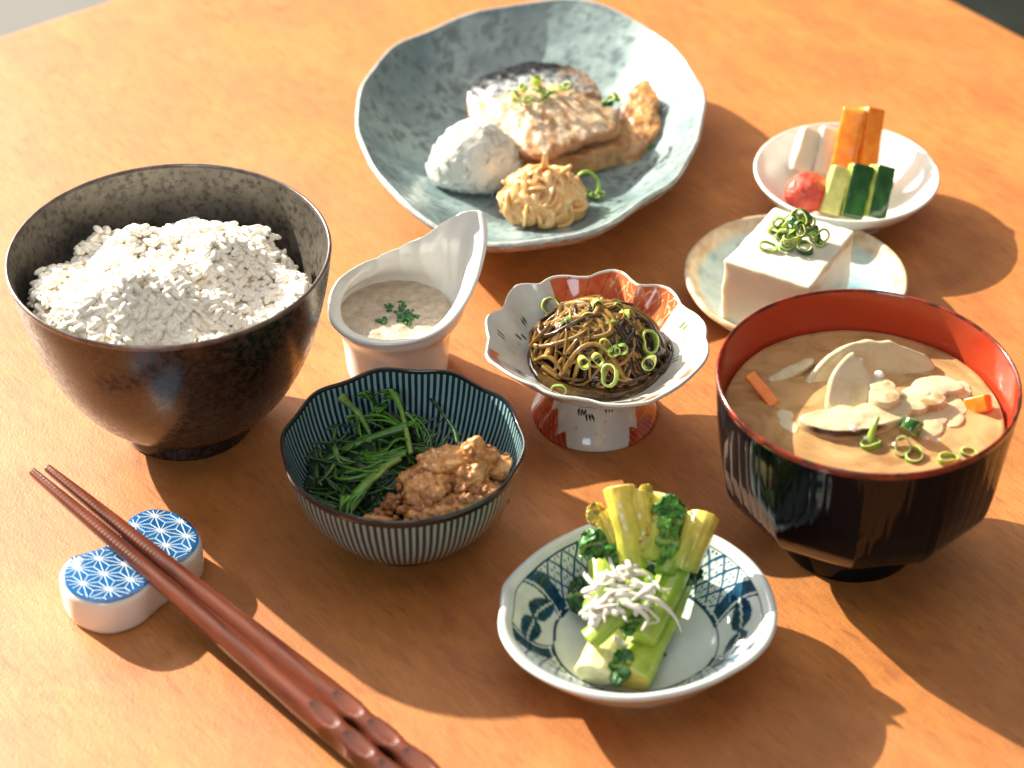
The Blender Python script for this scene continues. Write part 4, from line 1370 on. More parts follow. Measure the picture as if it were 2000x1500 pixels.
# crisp facet breaks below, eased wall above, fine turned grooves
rows_f = []
for i in range(len(srows) - 1):
    for k in range(6):
        rows_f.append(np.array(srows[i]) * (1 - k / 6) + np.array(srows[i + 1]) * k / 6)
rows_f.append(np.array(srows[-1]))
rows_f = np.array(rows_f)
ker = np.array([.25, .5, .25])
for _ in range(2):
    rows_f[1:-1] = .25 * rows_f[:-2] + .5 * rows_f[1:-1] + .25 * rows_f[2:]
V, T, S, r = loft((0, 0), rows_f, N, fac, None, 1)
V[..., :2] *= (1 - (1 - groove)[:, None] * np.clip((rows_f[None, :, 2] - .02) / .02, 0, 1) * np.clip((.071 - rows_f[None, :, 2]) / .004, 0, 1))[..., None]
obj('body', mesh('body', V, gridfaces(N, V.shape[1]), M['black_lacquer']), tsb, loc=(SB[0], SB[1], 0))
lathe('rim', SB, [(.0513, .0708), (.0515, .0722), (.0512, .0730), (.0505, .0731), (.0500, .0724)], M['rim_lacquer'], tsb, 192, 4)
lathe('lining', SB, [(.0500, .0724), (.0496, .066), (.0486, .056), (.0470, .043), (.0440, .031), (.035, .020), (.020, .0145), (0, .0135)], M['red_lacquer'], tsb, 192, 5)
lathe('foot_ring', SB, [(.0240, .0096), (.0246, .0060), (.0242, .0010), (.0230, 0), (.0205, .0005), (.0195, .0070), (0, .0085)], M['black_lacquer'], tsb, 128, 4)
BRZ = .0570
o = disc('miso_broth', SB, BRZ, .0486, M['broth'], .00025, 90, 128, 40)
tag(o, 'cloudy brown miso broth filling the black and red bowl', 'soup')


def wedge(name, pxs, z0, z1, thick, mat, label, cat, group=None, seed=0, lean=(0, 0)):
    """a sliced piece standing partly out of the broth: traced outline on a leaning plane, with thickness"""
    out = np.array([PX(u, v, z0 + (z1 - z0) * f) for u, v, f in pxs])
    c = out.mean(0)
    u_, s_, vt_ = np.linalg.svd(out - c)
    nrm = vt_[2]
    if nrm[1] > 0:
        nrm = -nrm
    o2 = crom(out, 8, True)
    o2 = o2 - np.outer((o2 - c) @ nrm, nrm)
    n = len(o2)
    qs = [(0, 1), (.3, 1), (.6, 1), (.85, 1), (.95, .96), (1.0, .70), (1.02, .2), (1.02, -.2), (1.0, -.70), (.95, -.96), (.6, -1), (0, -1)]
    V = np.array([[c + (p - c) * a + nrm * thick / 2 * b for a, b in qs] for p in o2])
    V = V + .0004 * fbm(V, 240, 2, seed)[..., None]
    return tag(obj(name, mesh(name, V, gridfaces(n, len(qs)), mat)), label, cat, group)


Z6 = lambda a, b: (1380 + a / 2.5, 550 + b / 2.5)
w = lambda L_: [(*Z6(a, b), f) for a, b, f in L_]
wedge('radish_slice', w([(480, 500, 0), (540, 410, .45), (620, 340, .8), (720, 295, 1), (860, 290, 1), (960, 315, .8), (1095, 385, .35), (1085, 440, 0), (900, 470, -.1), (700, 500, -.15), (560, 520, -.1)]), .0555, .066, .0042, M['daikon'],
      'large half moon radish slice at the back of the soup', 'radish', 'simmered radish slices', 1)
wedge('radish_slice', w([(590, 620, 0), (590, 520, .4), (625, 430, .75), (700, 350, 1), (740, 370, .95), (790, 450, .6), (810, 560, .1), (760, 610, 0), (680, 640, -.1)]), .0570, .0685, .0045, M['daikon'],
      'upright radish wedge standing in the middle of the soup', 'radish', 'simmered radish slices', 2)
wedge('radish_slice', w([(300, 480, 0), (420, 415, .6), (500, 380, .8), (520, 410, .6), (420, 470, .2), (330, 500, 0)]), .0565, .0595, .003, M['daikon'],
      'thin sunken radish slice near the back left of the soup', 'radish', 'simmered radish slices', 3)


def mush(P_, xn, yn, q, lv, nz):
    c = lerp((.56, .43, .26), (.64, .51, .33), .5 + nz)
    c = lerp(c, (.045, .022, .012), np.clip((.26 - yn + .05 * nz) * 12, 0, 1) * (q > .94) * (lv > .5))
    return c


mo = np.array([PX(*Z6(a, b), .0605) for a, b in [(440, 655), (500, 640), (600, 620), (720, 610), (850, 600), (960, 590), (1020, 600), (1000, 640), (940, 670), (850, 700), (760, 720), (680, 732), (590, 725), (510, 705), (460, 680)]])
o = slab('mushroom_slice', mo, .0560, .0605, .0006, M['mushroom'], mush, seed=4, namp=.0005, tilt=(0, 0.02), smooth=.8)
tag(o, 'long mushroom slice with a dark edge floating in the soup', 'mushroom')
bits = [([(815, 455), (850, 440), (890, 470), (925, 520), (945, 570), (900, 590), (830, 575), (805, 510)], .0585, .0640, 'mushroom', 'brown tipped mushroom bit behind the long slice'),
        ([(940, 540), (1000, 500), (1080, 455), (1150, 450), (1240, 485), (1270, 510), (1180, 530), (1090, 550), (1000, 585)], .0575, .0600, 'cabbage', 'pale leaf strip reaching right from the mushroom'),
        ([(1000, 650), (1040, 610), (1110, 568), (1160, 610), (1158, 690), (1120, 750), (1070, 760), (1020, 720)], .0560, .0584, 'daikon', 'pale cut lump right of the mushroom slice'),
        ([(1150, 560), (1195, 535), (1245, 570), (1255, 640), (1230, 700), (1185, 705), (1165, 640)], .0560, .0580, 'daikon', 'small pale lump near the right wall of the soup'),
        ([(330, 600), (370, 600), (410, 670), (440, 740), (405, 730), (350, 670)], .0560, .0575, 'cabbage', 'thin pale strip below the left carrot strip'),
        ([(1060, 770), (1100, 690), (1150, 660), (1160, 740), (1110, 790)], .0560, .0574, 'cabbage', 'translucent leaf sliver beside the onion rings'),
        ([(920, 560), (980, 545), (1060, 560), (1150, 540), (1180, 560), (1090, 600), (1010, 620), (940, 605)], .0575, .0612, 'mushroom', 'curled mushroom strip lying over the pale leaf'),
        ([(1190, 490), (1260, 480), (1290, 520), (1270, 560), (1210, 545)], .0560, .0578, 'cabbage', 'pinkish leaf scrap at the far right of the soup')]
for i, (pts, zb, zt, mk, lb) in enumerate(bits):
    out = np.array([PX(*Z6(a, b), zt) for a, b in pts])
    colf = (lambda P_, xn, yn, q, lv, nz: lerp((.54, .45, .28), (.34, .18, .06), np.clip(nz * 2 - .2, 0, .8))) if mk == 'mushroom' else None
    o = slab('soup_vegetable', out, zb - .004, zt - .0006, .0005, M[mk], colf, seed=20 + i, namp=.0003, smooth=.5)
    tag(o, lb, 'vegetable')
stick('carrot_strip', PX(1512, 790, .0568), PX(1466, 733, .0620), .0040, .0025, M['carrot'], 'thin carrot strip poking out at the left of the soup', 'carrot', face=(0, -.7, .7), seed=8)
stick('carrot_strip', PX(1892, 795, .0560), PX(1930, 786, .0600), .0060, .0050, M['carrot'], 'short carrot lump at the right wall of the soup bowl', 'carrot', face=(0, -.7, .7), seed=9)
SG = 'onion rings in the soup'
SLS = ['green onion ring around the upright strip in the soup', 'largest dark onion ring touching the mushroom slice', 'tilted onion ring just below the largest dark one', 'flat onion ring nearest the front rim of the soup',
       'onion ring at the front right of the soup', 'rightmost small onion ring by the soup bowl wall']
for i, (u, v, r_, k, tl, dz) in enumerate([(1700, 868, .0048, 4, (.2, .1), .0004), (1780, 832, .0056, 2, (.8, .2), .003), (1763, 872, .0046, 0, (.7, -.3), .0022), (1785, 890, .0050, 0, (.15, 0), .0004), (1852, 897, .0046, 1, (.1, .1), .0004), (1893, 885, .0038, 0, (.1, 0), .0004)]):
    ring(PX(u, v, BRZ + dz), r_ * .82, k, tl, SLS[i], SG)
pts = [PX(u, v, z) for u, v, z in [(1696, 862, .0575), (1703, 845, .0600), (1708, 830, .0620), (1714, 815, .0635)]]
V, Fc = tubeV(crom(pts, 5), np.linspace(.0014, .0009, 16), 7, .6)
tag(obj('onion_strip', mesh('onion_strip', V, Fc, M['scallion'], np.tile(np.array([.28, .40, .06]), (V.shape[0] * V.shape[1], 1)))), 'upright green onion strip standing in front of the mushroom', 'green onion')
V, Fc = ICO[3]
BUB = mesh('bubble', V, Fc, M['bubble'])
for i, (u, v, r_) in enumerate([(1664, 838, .0018), (1717, 732, .0018), (1690, 855, .0009), (1748, 868, .0010)]):
    o = bpy.data.objects.new('foam_bubble', BUB)
    COL.objects.link(o)
    o.location = PX(u, v, BRZ + (.0068 if i == 1 else .0012 if i else .0030))
    o.scale = (r_, r_, r_ * .7)
    tag(o, ['pearly bubble on the dark edge of the mushroom slice', 'largest white bubble atop the mushroom bit', 'tiny bubble beside the upright onion strip', 'tiny bubble left of the dark onion ring'][i], 'bubble')

# ------------------------------------------------------------------ leaf-shaped blue and white dish
LC = np.array([0.0418, -0.1440])
LZ = .0235
lp = [(1160, 1018), (1110, 1038), (1060, 1066), (1020, 1098), (996, 1122), (982, 1140), (979, 1160), (978, 1182), (973, 1212), (977, 1240), (992, 1268), (1020, 1298), (1060, 1324), (1110, 1345), (1170, 1360), (1230, 1365), (1300, 1358),
      (1370, 1340), (1430, 1312), (1475, 1284), (1502, 1255), (1515, 1225), (1518, 1200), (1512, 1165), (1498, 1130), (1478, 1102), (1448, 1074), (1412, 1050), (1370, 1032), (1320, 1018), (1270, 1010), (1215, 1010)]
rp = np.array([PX(u, v, LZ) for u, v in lp])
LC = (rp[:, :2].min(0) + rp[:, :2].max(0)) / 2
N = 640
Rt = polar(rp, LC, N, 0.55)
Rm = Rt.mean()
th = np.arange(N) / N * 2 * np.pi
rows = [(0, 0, .0022), (.0215, 0, .0018), (.0225, 0, 0), (.0250, .1, 0), (.0265, .2, .0028), (.0350, .7, .0100), (Rm * .95, 1, .0190), (Rm, 1, .0222), (Rm * .995, 1, .0232), (Rm * .965, 1, .0236), (Rm * .925, 1, .0225),
        (Rm * .84, .9, .0185), (Rm * .72, .72, .0125), (Rm * .60, .5, .0085), (Rm * .45, .3, .0066), (.012, .1, .0060), (0, 0, .0060)]
V, T, S, r = loft(LC, rows, N, Rt, None, 12)
q = r / Rt[:, None]
TD = np.degrees(T)
WHT, BLU, DBL = np.array([.62, .67, .655]), np.array([.018, .085, .165]), np.array([.006, .030, .065])
cc = np.tile(WHT, (*T.shape, 1)).astype(float)
ins = S > 9.5
bandm = ins & (q > .60) & (q < .90)
nzB = fbm(V, 400, 2, 3)
pa = ((TD - 175 + 45) % 90) - 45              # 0 at leaf panels, 45 at lattice panels
isleaf = np.abs(pa) < 24
A = R(1) * pa * .038
B = (q - .75) * Rm
Al = R(1) * (np.abs(pa) - 45) * .036
# lattice panels
p_ = .0066
l1 = np.abs(((Al + B) / p_ + .5) % 1 - .5) < .085
l2 = np.abs(((Al - B) / p_ + .5) % 1 - .5) < .085
c1, c2_ = ((Al + B) / p_) % 1 - .5, ((Al - B) / p_) % 1 - .5
rr_, an = np.hypot(c1, c2_), np.arctan2(c2_, c1)
pet = (np.abs(np.sin(an * 2)) < .55 * np.clip(1 - np.abs(rr_ - .22) / .16, 0, 1)) & (np.abs(np.cos(2 * an)) > .3) & (rr_ < .36)
lat = bandm & ~isleaf
cc = np.where(lat[..., None], np.array([.58, .66, .66]), cc)
cc = np.where((lat & (l1 | l2))[..., None], BLU * .9, cc)
cc = np.where((lat & pet)[..., None], DBL, cc)
# double arcs between panels, bowed outwards
bow = .9 * 10 * ((q - .75) / .15) ** 2
edge = np.abs(pa) - 24 + bow * .55
cc = np.where((bandm & (np.abs(edge) < 5.5))[..., None], lerp(BLU * .8, DBL, .5 + nzB), cc)
cc = np.where((bandm & (np.abs(edge + 3.4) < .8))[..., None], WHT * .85, cc)
# leaves tied with a knot in the leaf panels
ca, sa = math.cos(.15), math.sin(.15)
a_, b_ = A * ca + B * sa, -A * sa + B * ca
for k in (-1, 1):
    ax = a_ - k * .0072
    lf = (ax / .0068) ** 2 + (b_ / (.0031 * np.clip(1 - .25 * k * ax / .0068, .5, 1.5))) ** 2 < 1
    m_ = bandm & isleaf & lf & (edge < -1)
    cc = np.where(m_[..., None], lerp(BLU * .8, DBL, .5 + 1.5 * nzB), cc)
    cc = np.where((m_ & (np.abs(b_) < .00028))[..., None], WHT * .9, cc)
kn = (np.hypot(a_, b_) < .0011)
cc = np.where((bandm & isleaf & kn)[..., None], BLU, cc)
# ring lines
cc = np.where((ins & ((np.abs(q - .600) < .009) | (np.abs(q - .900) < .005)))[..., None], DBL * 1.3, cc)
cc = np.where((ins & (np.abs(q - .625) < .004))[..., None], WHT, cc)
out_l = (S > 6.15) & (S < 6.30)
cc = np.where(out_l[..., None], np.array([.40, .30, .30]), cc)
tl_ = empty('leaf_dish', (LC[0], LC[1], 0), 'leaf shaped white dish with blue lattice pattern at the front', 'dish')
obj('body', mesh('body', V, gridfaces(N, V.shape[1]), M['painted_china'], cc), tl_)


# stems, leaves
YEL, LIME, PAL = np.array([.74, .55, .10]), np.array([.32, .40, .05]), np.array([.80, .70, .36])
GRN = np.array([.16, .30, .035])


def stem(pxs, r0, r1, ca, cb, label, flat=.8, grp='green vegetable stems', endc=None, seed=0, rib=.035):
    pts = crom([PX(*p) for p in pxs], 8)
    s = np.linspace(0, 1, len(pts))
    ns = 40
    V, Fc = tubeV(pts, r0 + (r1 - r0) * s, ns, flat, cap=.10)
    ctrl = pts.mean(0)
    nzv = fbm(V, 180, 2, seed)
    a = np.arange(ns) / ns * 2 * np.pi
    axis = np.concatenate([pts[:1], pts[:1], pts, pts[-1:], pts[-1:]])[None]
    V = axis + (V - axis) * (1 + rib * np.cos(a * 11 + seed)[:, None, None] * .6 + .06 * nzv[..., None] + .03 * np.cos(a * 3 + seed)[:, None, None])
    sc_ = np.concatenate([[0, 0], s, [1, 1]])
    c = np.repeat(lerp(ca, cb, sc_)[None], ns, 0)
    st_ = vnoise(np.stack([np.cos(a)[:, None] * 9 + 0 * nzv, np.sin(a)[:, None] * 9 + 0 * nzv, np.repeat(sc_[None] * 2.5, ns, 0)], -1), seed)
    c = c * (1.1 + .06 * nzv[..., None] + .20 * st_[..., None])
    if endc is not None:
        c[:, :2] = endc
    o = obj('vegetable_stem', mesh('vegetable_stem', V, Fc, M['stem'], np.clip(c, 0, 1)))
    return tag(o, label, 'greens', grp)


Z8 = lambda a, b, z: (960 + a / 3.125, 930 + b / 3.125, z)
stem([Z8(625, 1215, .0125), Z8(700, 1040, .0135), Z8(800, 800, .0150), Z8(900, 600, .0170)], .0068, .0056, PAL, LIME, 'pale cut stem at the front left of the leaf dish', .72, endc=PAL * 1.05, seed=1, rib=.03)
stem([Z8(835, 1235, .0120), Z8(930, 1050, .0130), Z8(1050, 800, .0150), Z8(1140, 600, .0175), Z8(1190, 520, .0190)], .0078, .0060, LIME * 1.1, GRN * 1.2, 'long green stem along the right side of the pile', .70, endc=YEL * .8, seed=2)
stem([Z8(590, 1000, .0215), Z8(680, 930, .0240), Z8(780, 820, .0260), Z8(870, 700, .0270)], .0040, .0045, LIME * 1.15, GRN, 'short green stem lying over the pale cut stem', .75, seed=3)
stem([Z8(780, 70, .047), Z8(800, 180, .043), Z8(830, 300, .038), Z8(850, 450, .031), Z8(860, 560, .026)], .0054, .0050, YEL * 1.05, LIME * 1.25, 'thick yellow stem rising highest at the back', .8, endc=PAL, seed=4)
stem([Z8(885, 110, .044), Z8(905, 220, .041), Z8(930, 330, .036), Z8(940, 480, .030)], .0044, .0042, YEL, LIME, 'yellow stem right beside the highest one', .8, endc=PAL, seed=5)
stem([Z8(1040, 110, .044), Z8(1020, 200, .040), Z8(985, 330, .036), Z8(960, 500, .030)], .0038, .0040, YEL * 1.05, LIME, 'thin yellow stem between the two leafy tufts', .8, endc=PAL, seed=6)
stem([Z8(1300, 250, .038), Z8(1270, 330, .036), Z8(1225, 440, .031), Z8(1180, 570, .026)], .0052, .0046, YEL * .95, LIME * .8, 'stout yellow green stem leaning out to the right', .85, endc=PAL, seed=7)
stem([Z8(1180, 240, .036), Z8(1160, 350, .033), Z8(1110, 480, .029), Z8(1060, 600, .026)], .0038, .0040, LIME * 1.2, GRN, 'green stem just left of the stout right one', .85, endc=PAL, seed=8)
stem([Z8(680, 230, .038), Z8(720, 300, .036), Z8(760, 380, .033), Z8(790, 480, .028)], .0034, .0034, YEL, LIME, 'small yellow bud stem at the upper left of the pile', .8, endc=YEL, seed=9, rib=.18)
stem([Z8(680, 540, .019), Z8(690, 640, .0190), Z8(660, 740, .018), Z8(640, 840, .018)], .0055, .0050, LIME, GRN * 1.1, 'green stem under the left edge of the whitebait', .8, seed=10)


stem([Z8(740, 1220, .0100), Z8(800, 1060, .0115), Z8(880, 860, .0135), Z8(960, 660, .0160)], .0056, .0050, LIME, GRN * 1.3, 'green stem hidden between the two front stems', .8, endc=YEL * .8, seed=11)
stem([Z8(930, 1000, .0200), Z8(1000, 860, .0215), Z8(1080, 700, .0230), Z8(1140, 560, .0250)], .0040, .0044, LIME * 1.1, GRN * 1.2, 'thin green stem lying along the top right', .8, seed=12)
stem([Z8(1240, 235, .0385), Z8(1225, 330, .0360), Z8(1190, 440, .0320), Z8(1150, 560, .0270)], .0034, .0036, YEL * .8, LIME, 'slim stem pressed against the stout right one', .85, endc=PAL, seed=13)
stem([Z8(840, 95, .0455), Z8(855, 200, .0425), Z8(880, 310, .0375), Z8(890, 450, .0310)], .0036, .0036, YEL, LIME, 'slim yellow stem between the two tallest ones', .8, endc=PAL, seed=14)


def crinkle(name, pxc, su, sv, rz, label, seed, colr, tilt=0.6):
    n = 40
    a, b = np.meshgrid(np.linspace(-1, 1, n), np.linspace(-1, 1, n), indexing='ij')
    k = np.sqrt(np.clip(1 - .5 * b * b, 0, 1))
    L_ = np.stack([a * k * su, b * np.sqrt(np.clip(1 - .5 * a * a, 0, 1)) * sv, 0 * a], -1)
    rr2 = np.hypot(a, b)
    L_[..., 2] = .35 * su * fbm(np.stack([a, b, 0 * a], -1), 2.2, 3, seed) * (0.5 + .6 * rr2) - .45 * su * a * a * .6
    L_ += .12 * su * np.stack([fbm(L_ * 1.0 + 3, 420, 2, seed + 1), fbm(L_ + 7, 420, 2, seed + 2), fbm(L_ + 9, 420, 2, seed + 3)], -1)
    m3 = np.array(Matrix.Rotation(rz, 3, 'Z') @ Matrix.Rotation(tilt, 3, 'X'))
    P_ = L_ @ m3.T + PX(*pxc)
    nzv = fbm(P_, 500, 2, seed)
    c = lerp(np.array(colr) * .5, np.array(colr) * 1.7, .5 + nzv)
    c = lerp(c, (.30, .42, .08), np.clip((np.abs(b) < .08).astype(float), 0, 1) * .7)
    me = mesh(name, P_, gridfaces(n, n, False), M['greens'], c)
    o = obj(name, me)
    md = o.modifiers.new('thickness', 'SOLIDIFY')
    md.thickness = .0005
    return tag(o, label, 'greens', 'boiled leaves')


LG = (.035, .15, .018)
crinkle('boiled_leaf', Z8(690, 390, .0335), .0085, .0055, .5, 'crinkled dark green leaf at the upper left of the pile', 1, LG)
crinkle('boiled_leaf', Z8(790, 430, .0325), .0070, .0060, -.4, 'dark green leaf just above the whitebait', 2, LG)
crinkle('boiled_leaf', Z8(1075, 270, .0400), .0060, .0085, -.2, 'bright crinkled green leaf tuft between the yellow stems', 3, (.05, .20, .025), 1.0)
crinkle('boiled_leaf', Z8(1040, 390, .0365), .0055, .0075, -.3, 'glossy green leaf below the bright leaf tuft', 4, (.09, .24, .03), .9)
crinkle('boiled_leaf', Z8(645, 235, .0400), .0034, .0042, .3, 'frilly yellow bud leaf at the upper left tip', 11, (.48, .36, .05), .8)
crinkle('boiled_leaf', Z8(925, 370, .0365), .0030, .0050, -.2, 'frilly yellow leaf edge in the middle of the stems', 12, (.48, .34, .05), .9)
crinkle('boiled_leaf', Z8(1170, 260, .0385), .0032, .0034, .5, 'small yellow frill beside the stout right stem', 13, (.46, .36, .06), .8)
crinkle('boiled_leaf', Z8(940, 110, .0450), .0026, .0034, .1, 'tiny yellow frill at the top of the tall stems', 14, (.50, .38, .06), .9)
crinkle('boiled_leaf', Z8(560, 720, .0150), .0050, .0075, .1, 'dark leaf peeking out left under the whitebait', 5, (.02, .08, .02), .3)
crinkle('boiled_leaf', Z8(1200, 560, .0240), .0060, .0060, .6, 'dark wet leaf in the gap at the right of the pile', 6, (.02, .075, .015), .7)
crinkle('boiled_leaf', Z8(790, 1160, .0170), .0040, .0065, -.3, 'small dark leaf between the two front stems', 7, (.03, .12, .02), .3)
crinkle('boiled_leaf', Z8(880, 880, .0225), .0055, .0055, .2, 'green leaf scrap below the whitebait pile', 8, (.05, .15, .02), .4)

# whitebait
WB = [[(690, 400), (720, 470), (735, 550), (745, 610)], [(870, 470), (810, 510), (790, 580), (840, 620)], [(900, 480), (850, 500), (830, 560)], [(930, 500), (880, 540), (830, 610), (780, 640)],
      [(1020, 410), (1000, 480), (960, 540)], [(570, 590), (600, 640), (680, 660), (760, 650)], [(550, 700), (640, 680), (740, 640), (840, 600)], [(840, 590), (930, 590), (1000, 640), (1030, 700), (1105, 685)],
      [(560, 740), (660, 730), (780, 720), (900, 730)], [(700, 740), (850, 720), (980, 750), (1070, 810), (1120, 870), (1150, 950)], [(540, 840), (610, 800), (690, 760), (760, 740)], [(620, 930), (650, 850), (700, 790), (760, 750)],
      [(560, 860), (640, 850), (720, 830)], [(740, 800), (800, 830), (830, 890)], [(800, 760), (880, 800), (950, 870), (920, 940)], [(880, 780), (960, 820), (1020, 880), (960, 900)], [(720, 660), (800, 680), (900, 670), (980, 720)],
      [(750, 980), (800, 1020), (870, 1035), (930, 980)], [(640, 620), (720, 600), (820, 640)], [(850, 640), (930, 660), (990, 700)], [(600, 800), (680, 800), (780, 780)], [(770, 560), (840, 560), (920, 580)], [(720, 620), (800, 600), (900, 640)], [(690, 700), (760, 690), (860, 700)],
      [(600, 690), (680, 640), (700, 570)], [(820, 520), (870, 580), (960, 600)], [(900, 690), (960, 760), (940, 830)], [(640, 880), (620, 800), (650, 720)], [(760, 850), (720, 780), (740, 700)], [(1000, 660), (940, 700), (860, 760)], [(560, 800), (660, 770), (720, 720), (820, 700)],
      [(870, 850), (900, 800), (980, 790)], [(650, 760), (700, 830), (690, 900)]]
rg = np.random.default_rng(8)
for i, pth in enumerate(WB):
    pts = []
    hh = (.0300 + .0035 * rg.uniform()) if i not in (17,) else .0245
    for j, (a, b) in enumerate(pth):
        dctr = math.hypot((a - 800) / 330, (b - 680) / 300)
        pts.append(PX(*Z8(a, b, hh - .0055 * min(dctr, 1.3) ** 2 + rg.uniform(-.0006, .0012))))
    pts = crom(pts, 7)
    s = np.linspace(0, 1, len(pts))
    pts = pts + .0011 * np.stack([vnoise(np.stack([s * 5, s * 0 + i, s * 0 + k_], -1), 2) for k_ in (0, 3, 7)], -1)
    rad = rg.uniform(.0008, .0019) * np.clip(np.minimum(s * 6 + .4, 1.08 - .88 * s), .12, 1) * (1 + .12 * np.sin(s * 9 + i))
    V, Fc = tubeV(pts, rad, 10, rg.uniform(.45, .85), rg.uniform(-1, 1))
    o = obj('whitebait', mesh('whitebait', V, Fc, M['whitebait']))
    lb = {17: 'lone curved whitebait lying below the heap on the stems', 0: 'straight whitebait pointing up at the left of the heap', 4: 'whitebait lying on the bright leaf tuft', 9: 'longest whitebait trailing off the heap to the right',
          7: 'whitebait with its tail sticking out right of the heap', 5: 'whitebait sticking out at the upper left of the heap'}.get(i)
    tag(o, lb or 'small white whitebait fish heaped on the greens', 'fish', 'whitebait on the greens')
    if i in (0, 5, 9, 13, 17):
        e = PX(*Z8(*pth[0], hh)) * 0 + pts[2] + np.array([0, -.0004, rad[2] * .8])
        Ve, Fe = ICO[2]
        obj('eye', mesh('eye', Ve * .0004 + e, Fe, M['eye']), o)
V, Fc = blob(PX(1297, 1278, .0066), (.0008, .0008, .0006), .2, 900, 2, 1)
tag(obj('dark_speck', mesh('dark_speck', V, Fc, M['pepper'])), 'single black speck on the bare floor of the leaf dish', 'speck')

# ------------------------------------------------------------------ chopstick rest
HZ = .0150
rest_px = [(113.6, 1116), (130, 1089), (162, 1076), (194, 1067), (214, 1054), (235, 1029), (250, 1010), (273, 996), (303, 990), (341, 997), (373, 1016), (391, 1040), (391, 1062), (373, 1087), (345, 1104), (318, 1119), (294, 1139), (273, 1157), (247, 1170), (212, 1179), (177, 1177), (141, 1163), (121, 1142)]
ro = np.array([PX(u, v, HZ) for u, v in rest_px])[:, :2]
ro = crom(ro, 10, True)
RCt = ro.mean(0)
trs = empty('chopstick_rest', (RCt[0], RCt[1], 0), 'white gourd shaped chopstick rest with blue star pattern on top', 'chopstick rest')


def inset(poly, d):
    t_ = np.roll(poly, -1, 0) - np.roll(poly, 1, 0)
    t_ /= np.linalg.norm(t_, axis=1)[:, None]
    nrm = np.stack([-t_[:, 1], t_[:, 0]], 1)
    area = np.sum(poly[:, 0] * np.roll(poly[:, 1], -1) - np.roll(poly[:, 0], -1) * poly[:, 1])
    return poly + nrm * d * (1 if area > 0 else -1)


prof = [(.0012, 0), (.0004, .0006), (0.0000, .0022), (.0, .0120), (.0004, .0136), (.0013, .0146), (.0022, .0149)]
ringsV = [np.concatenate([inset(ro, d), np.full((len(ro), 1), z)], 1) for d, z in prof]
n = len(ro)
V = np.stack(ringsV, 1)
Fc = gridfaces(n, len(prof)).tolist() + [[i * len(prof) for i in range(n)][::-1]]
obj('body', mesh('body', V, Fc, M['white_china']), trs)
top_o = inset(ro, .0013)
ctr2 = top_o.mean(0)
tv = [np.concatenate([inset(ro, d), np.full((n, 1), z)], 1) for d, z in [(.0009, .01465), (.0016, .01500), (.0028, .01520)]]
tvV = np.stack(tv, 1)
tvF = gridfaces(n, 3).tolist() + [[i * 3 + 2 for i in range(n)]]
topo = obj('blue_top', mesh('blue_top', tvV, tvF, M['blue_glaze']), trs)
# star lattice: triangular grid edges plus spokes to each triangle's centre, as raised white slip lines
PZT = .01520
o0 = PX(30 + 590 / 3.409, 890 + 787 / 3.409, PZT)[:2]
v1 = PX(30 + 765 / 3.409, 890 + 825 / 3.409, PZT)[:2] - o0
v2 = PX(30 + 625 / 3.409, 890 + 890 / 3.409, PZT)[:2] - o0
clipP = inset(ro, .0017)


def inside(p):
    x, y = clipP[:, 0], clipP[:, 1]
    x2, y2 = np.roll(x, -1), np.roll(y, -1)
    c = ((y > p[1]) != (y2 > p[1])) & (p[0] < (x2 - x) * (p[1] - y) / (y2 - y + 1e-15) + x)
    return c.sum() % 2 == 1


segs = []
for i in range(-6, 7):
    for j in range(-6, 7):
        p = o0 + i * v1 + j * v2
        a, b, d = p + v1, p + v2, p + v1 - v2
        segs += [(p, a), (p, b), (p, d)]
        c_ = (p + a + b) / 3
        segs += [(c_, p), (c_, a), (c_, b)]
        c_ = (p + a + d) / 3
        segs += [(c_, p), (c_, a), (c_, d)]
LV, LF = [], []
for a, b in segs:
    m_ = 8
    for k in range(m_):
        p, q_ = a + (b - a) * k / m_, a + (b - a) * (k + 1) / m_
        if inside(p) and inside(q_):
            d = (q_ - p) / np.linalg.norm(q_ - p)
            nn = np.array([-d[1], d[0]]) * .00016
            i0 = len(LV)
            for w_, h_ in ((1, 0.0), (.6, .00012), (-.6, .00012), (-1, 0.0)):
                LV.append((*(p + nn * w_), PZT + h_))
                LV.append((*(q_ + nn * w_), PZT + h_))
            LF += [[i0 + t_, i0 + t_ + 1, i0 + t_ + 3, i0 + t_ + 2] for t_ in (0, 2, 4)]
for i in range(-6, 7):
    for j in range(-6, 7):
        p = o0 + i * v1 + j * v2
        if inside(p):
            i0 = len(LV)
            for k in range(16):
                a = k / 16 * 2 * np.pi
                rr_ = .00075 if k % 2 else .0005
                LV.append((p[0] + rr_ * math.cos(a), p[1] + rr_ * math.sin(a), PZT + .00010))
            LV.append((p[0], p[1], PZT + .00022))
            LF += [[i0 + k, i0 + (k + 1) % 16, i0 + 16] for k in range(16)]
obj('star_pattern', mesh('star_pattern', LV, LF, M['pattern_white'], smooth=False), topo)

# ------------------------------------------------------------------ chopsticks


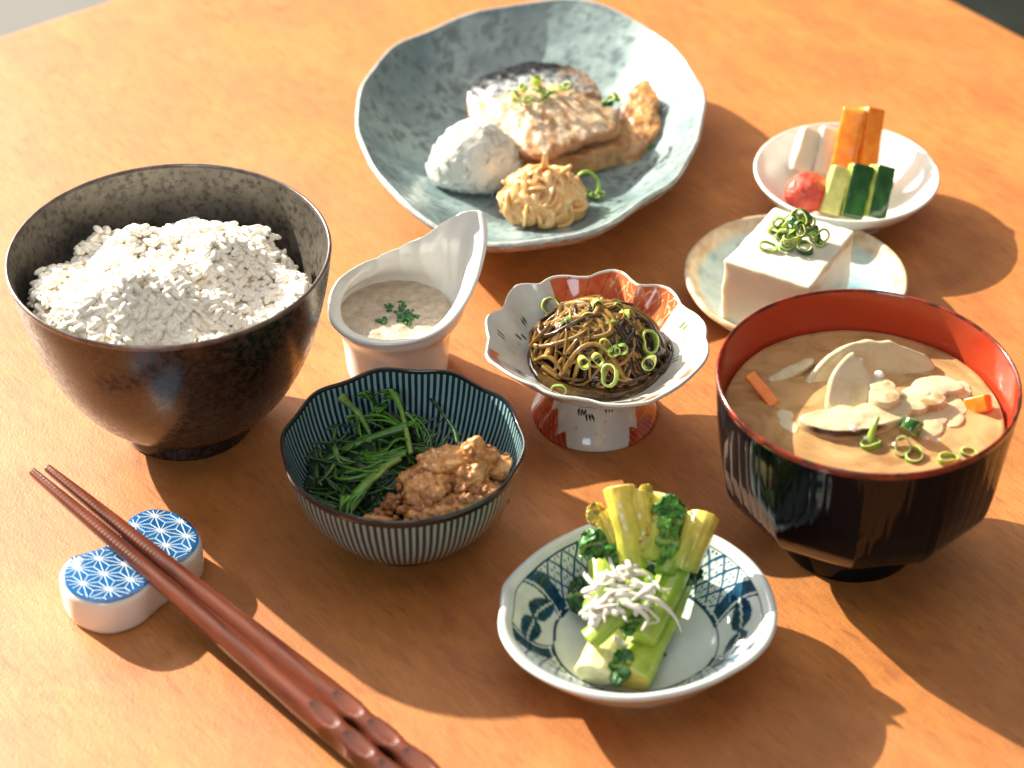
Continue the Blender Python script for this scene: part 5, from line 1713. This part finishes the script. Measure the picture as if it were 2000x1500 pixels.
def chopstick(tip, back, r_tip, r_end, label, seed):
    tip, back = np.asarray(tip), np.asarray(back)
    L_ = np.linalg.norm(back - tip)
    ax = (back - tip) / L_
    n, ns = 420, 40
    s = np.linspace(0, 1, n)
    rad = r_tip + (r_end - r_tip) * np.clip(s / .62, 0, 1) ** .9
    a = np.arange(ns) / ns * 2 * np.pi
    side = np.cross(ax, (0, 0, 1.0))
    side /= np.linalg.norm(side)
    up = np.cross(side, ax)
    # tip squarish, handle rounded octagon
    sq = np.maximum(np.abs(np.cos(a)), np.abs(np.sin(a))) ** -.55
    blend = np.clip((s - .1) / .25, 0, 1)[None]
    rr_ = rad[None] * (sq[:, None] * (1 - blend) + blend * 1.0)
    # fine non-slip ridges at the tip
    rr_ = rr_ * (1 + .022 * (np.sin(s * L_ / .00085 * 2 * np.pi * .5))[None] * np.clip((.30 - s) / .05, 0, 1)[None])
    # carved scoops on the handle
    for k in range(9):
        for m_, (an, ofs) in enumerate([(1.45, 0), (.15, .5), (2.75, .5)]):
            s0 = .668 + (k + ofs) * .0690
            da = (a[:, None] - an + np.pi) % (2 * np.pi) - np.pi
            ds = (s[None] - s0) * L_
            g = np.clip(1 - (da / .60) ** 2 - (ds / .0066) ** 2, 0, 1)
            rr_ = rr_ * (1 - .24 * g ** .62)
    rr_ = rr_ * (1 + .01 * vnoise(np.stack([np.repeat(s[None] * 40, ns, 0), np.cos(a)[:, None] + 0 * s[None], np.sin(a)[:, None] + 0 * s[None]], -1), seed))
    path = tip + ax * (s * L_)[:, None]
    V = path[None] + rr_[..., None] * (np.cos(a)[:, None, None] * side + np.sin(a)[:, None, None] * up)
    V = np.concatenate([path[:1][None] + (V[:, :1] - path[:1][None]) * .05, V, path[-1:][None] + (V[:, -1:] - path[-1:][None]) * .05], 1)
    o = obj('chopstick', mesh('chopstick', V, gridfaces(ns, n + 2), M['chop']))
    return tag(o, label, 'chopstick', 'pair of chopsticks')


# tips hang in the air beyond the rest, the thick ends lie on the table towards the viewer
def stick_axis(u0, v0, z0, u1, v1, z1, L_):
    p, q_ = PX(u0, v0, z0), PX(u1, v1, z1)
    d = (q_ - p) / np.linalg.norm(q_ - p)
    return p, p + d * L_


p, q_ = stick_axis(62, 921, .0215, 742, 1500, .0075, .235)
chopstick(p, q_, .0013, .0047, 'lower left reddish brown chopstick resting on the white rest', 1)
p, q_ = stick_axis(92, 914, .0215, 820, 1500, .0075, .235)
chopstick(p, q_, .0013, .0047, 'upper right reddish brown chopstick closer to the striped bowl', 2)
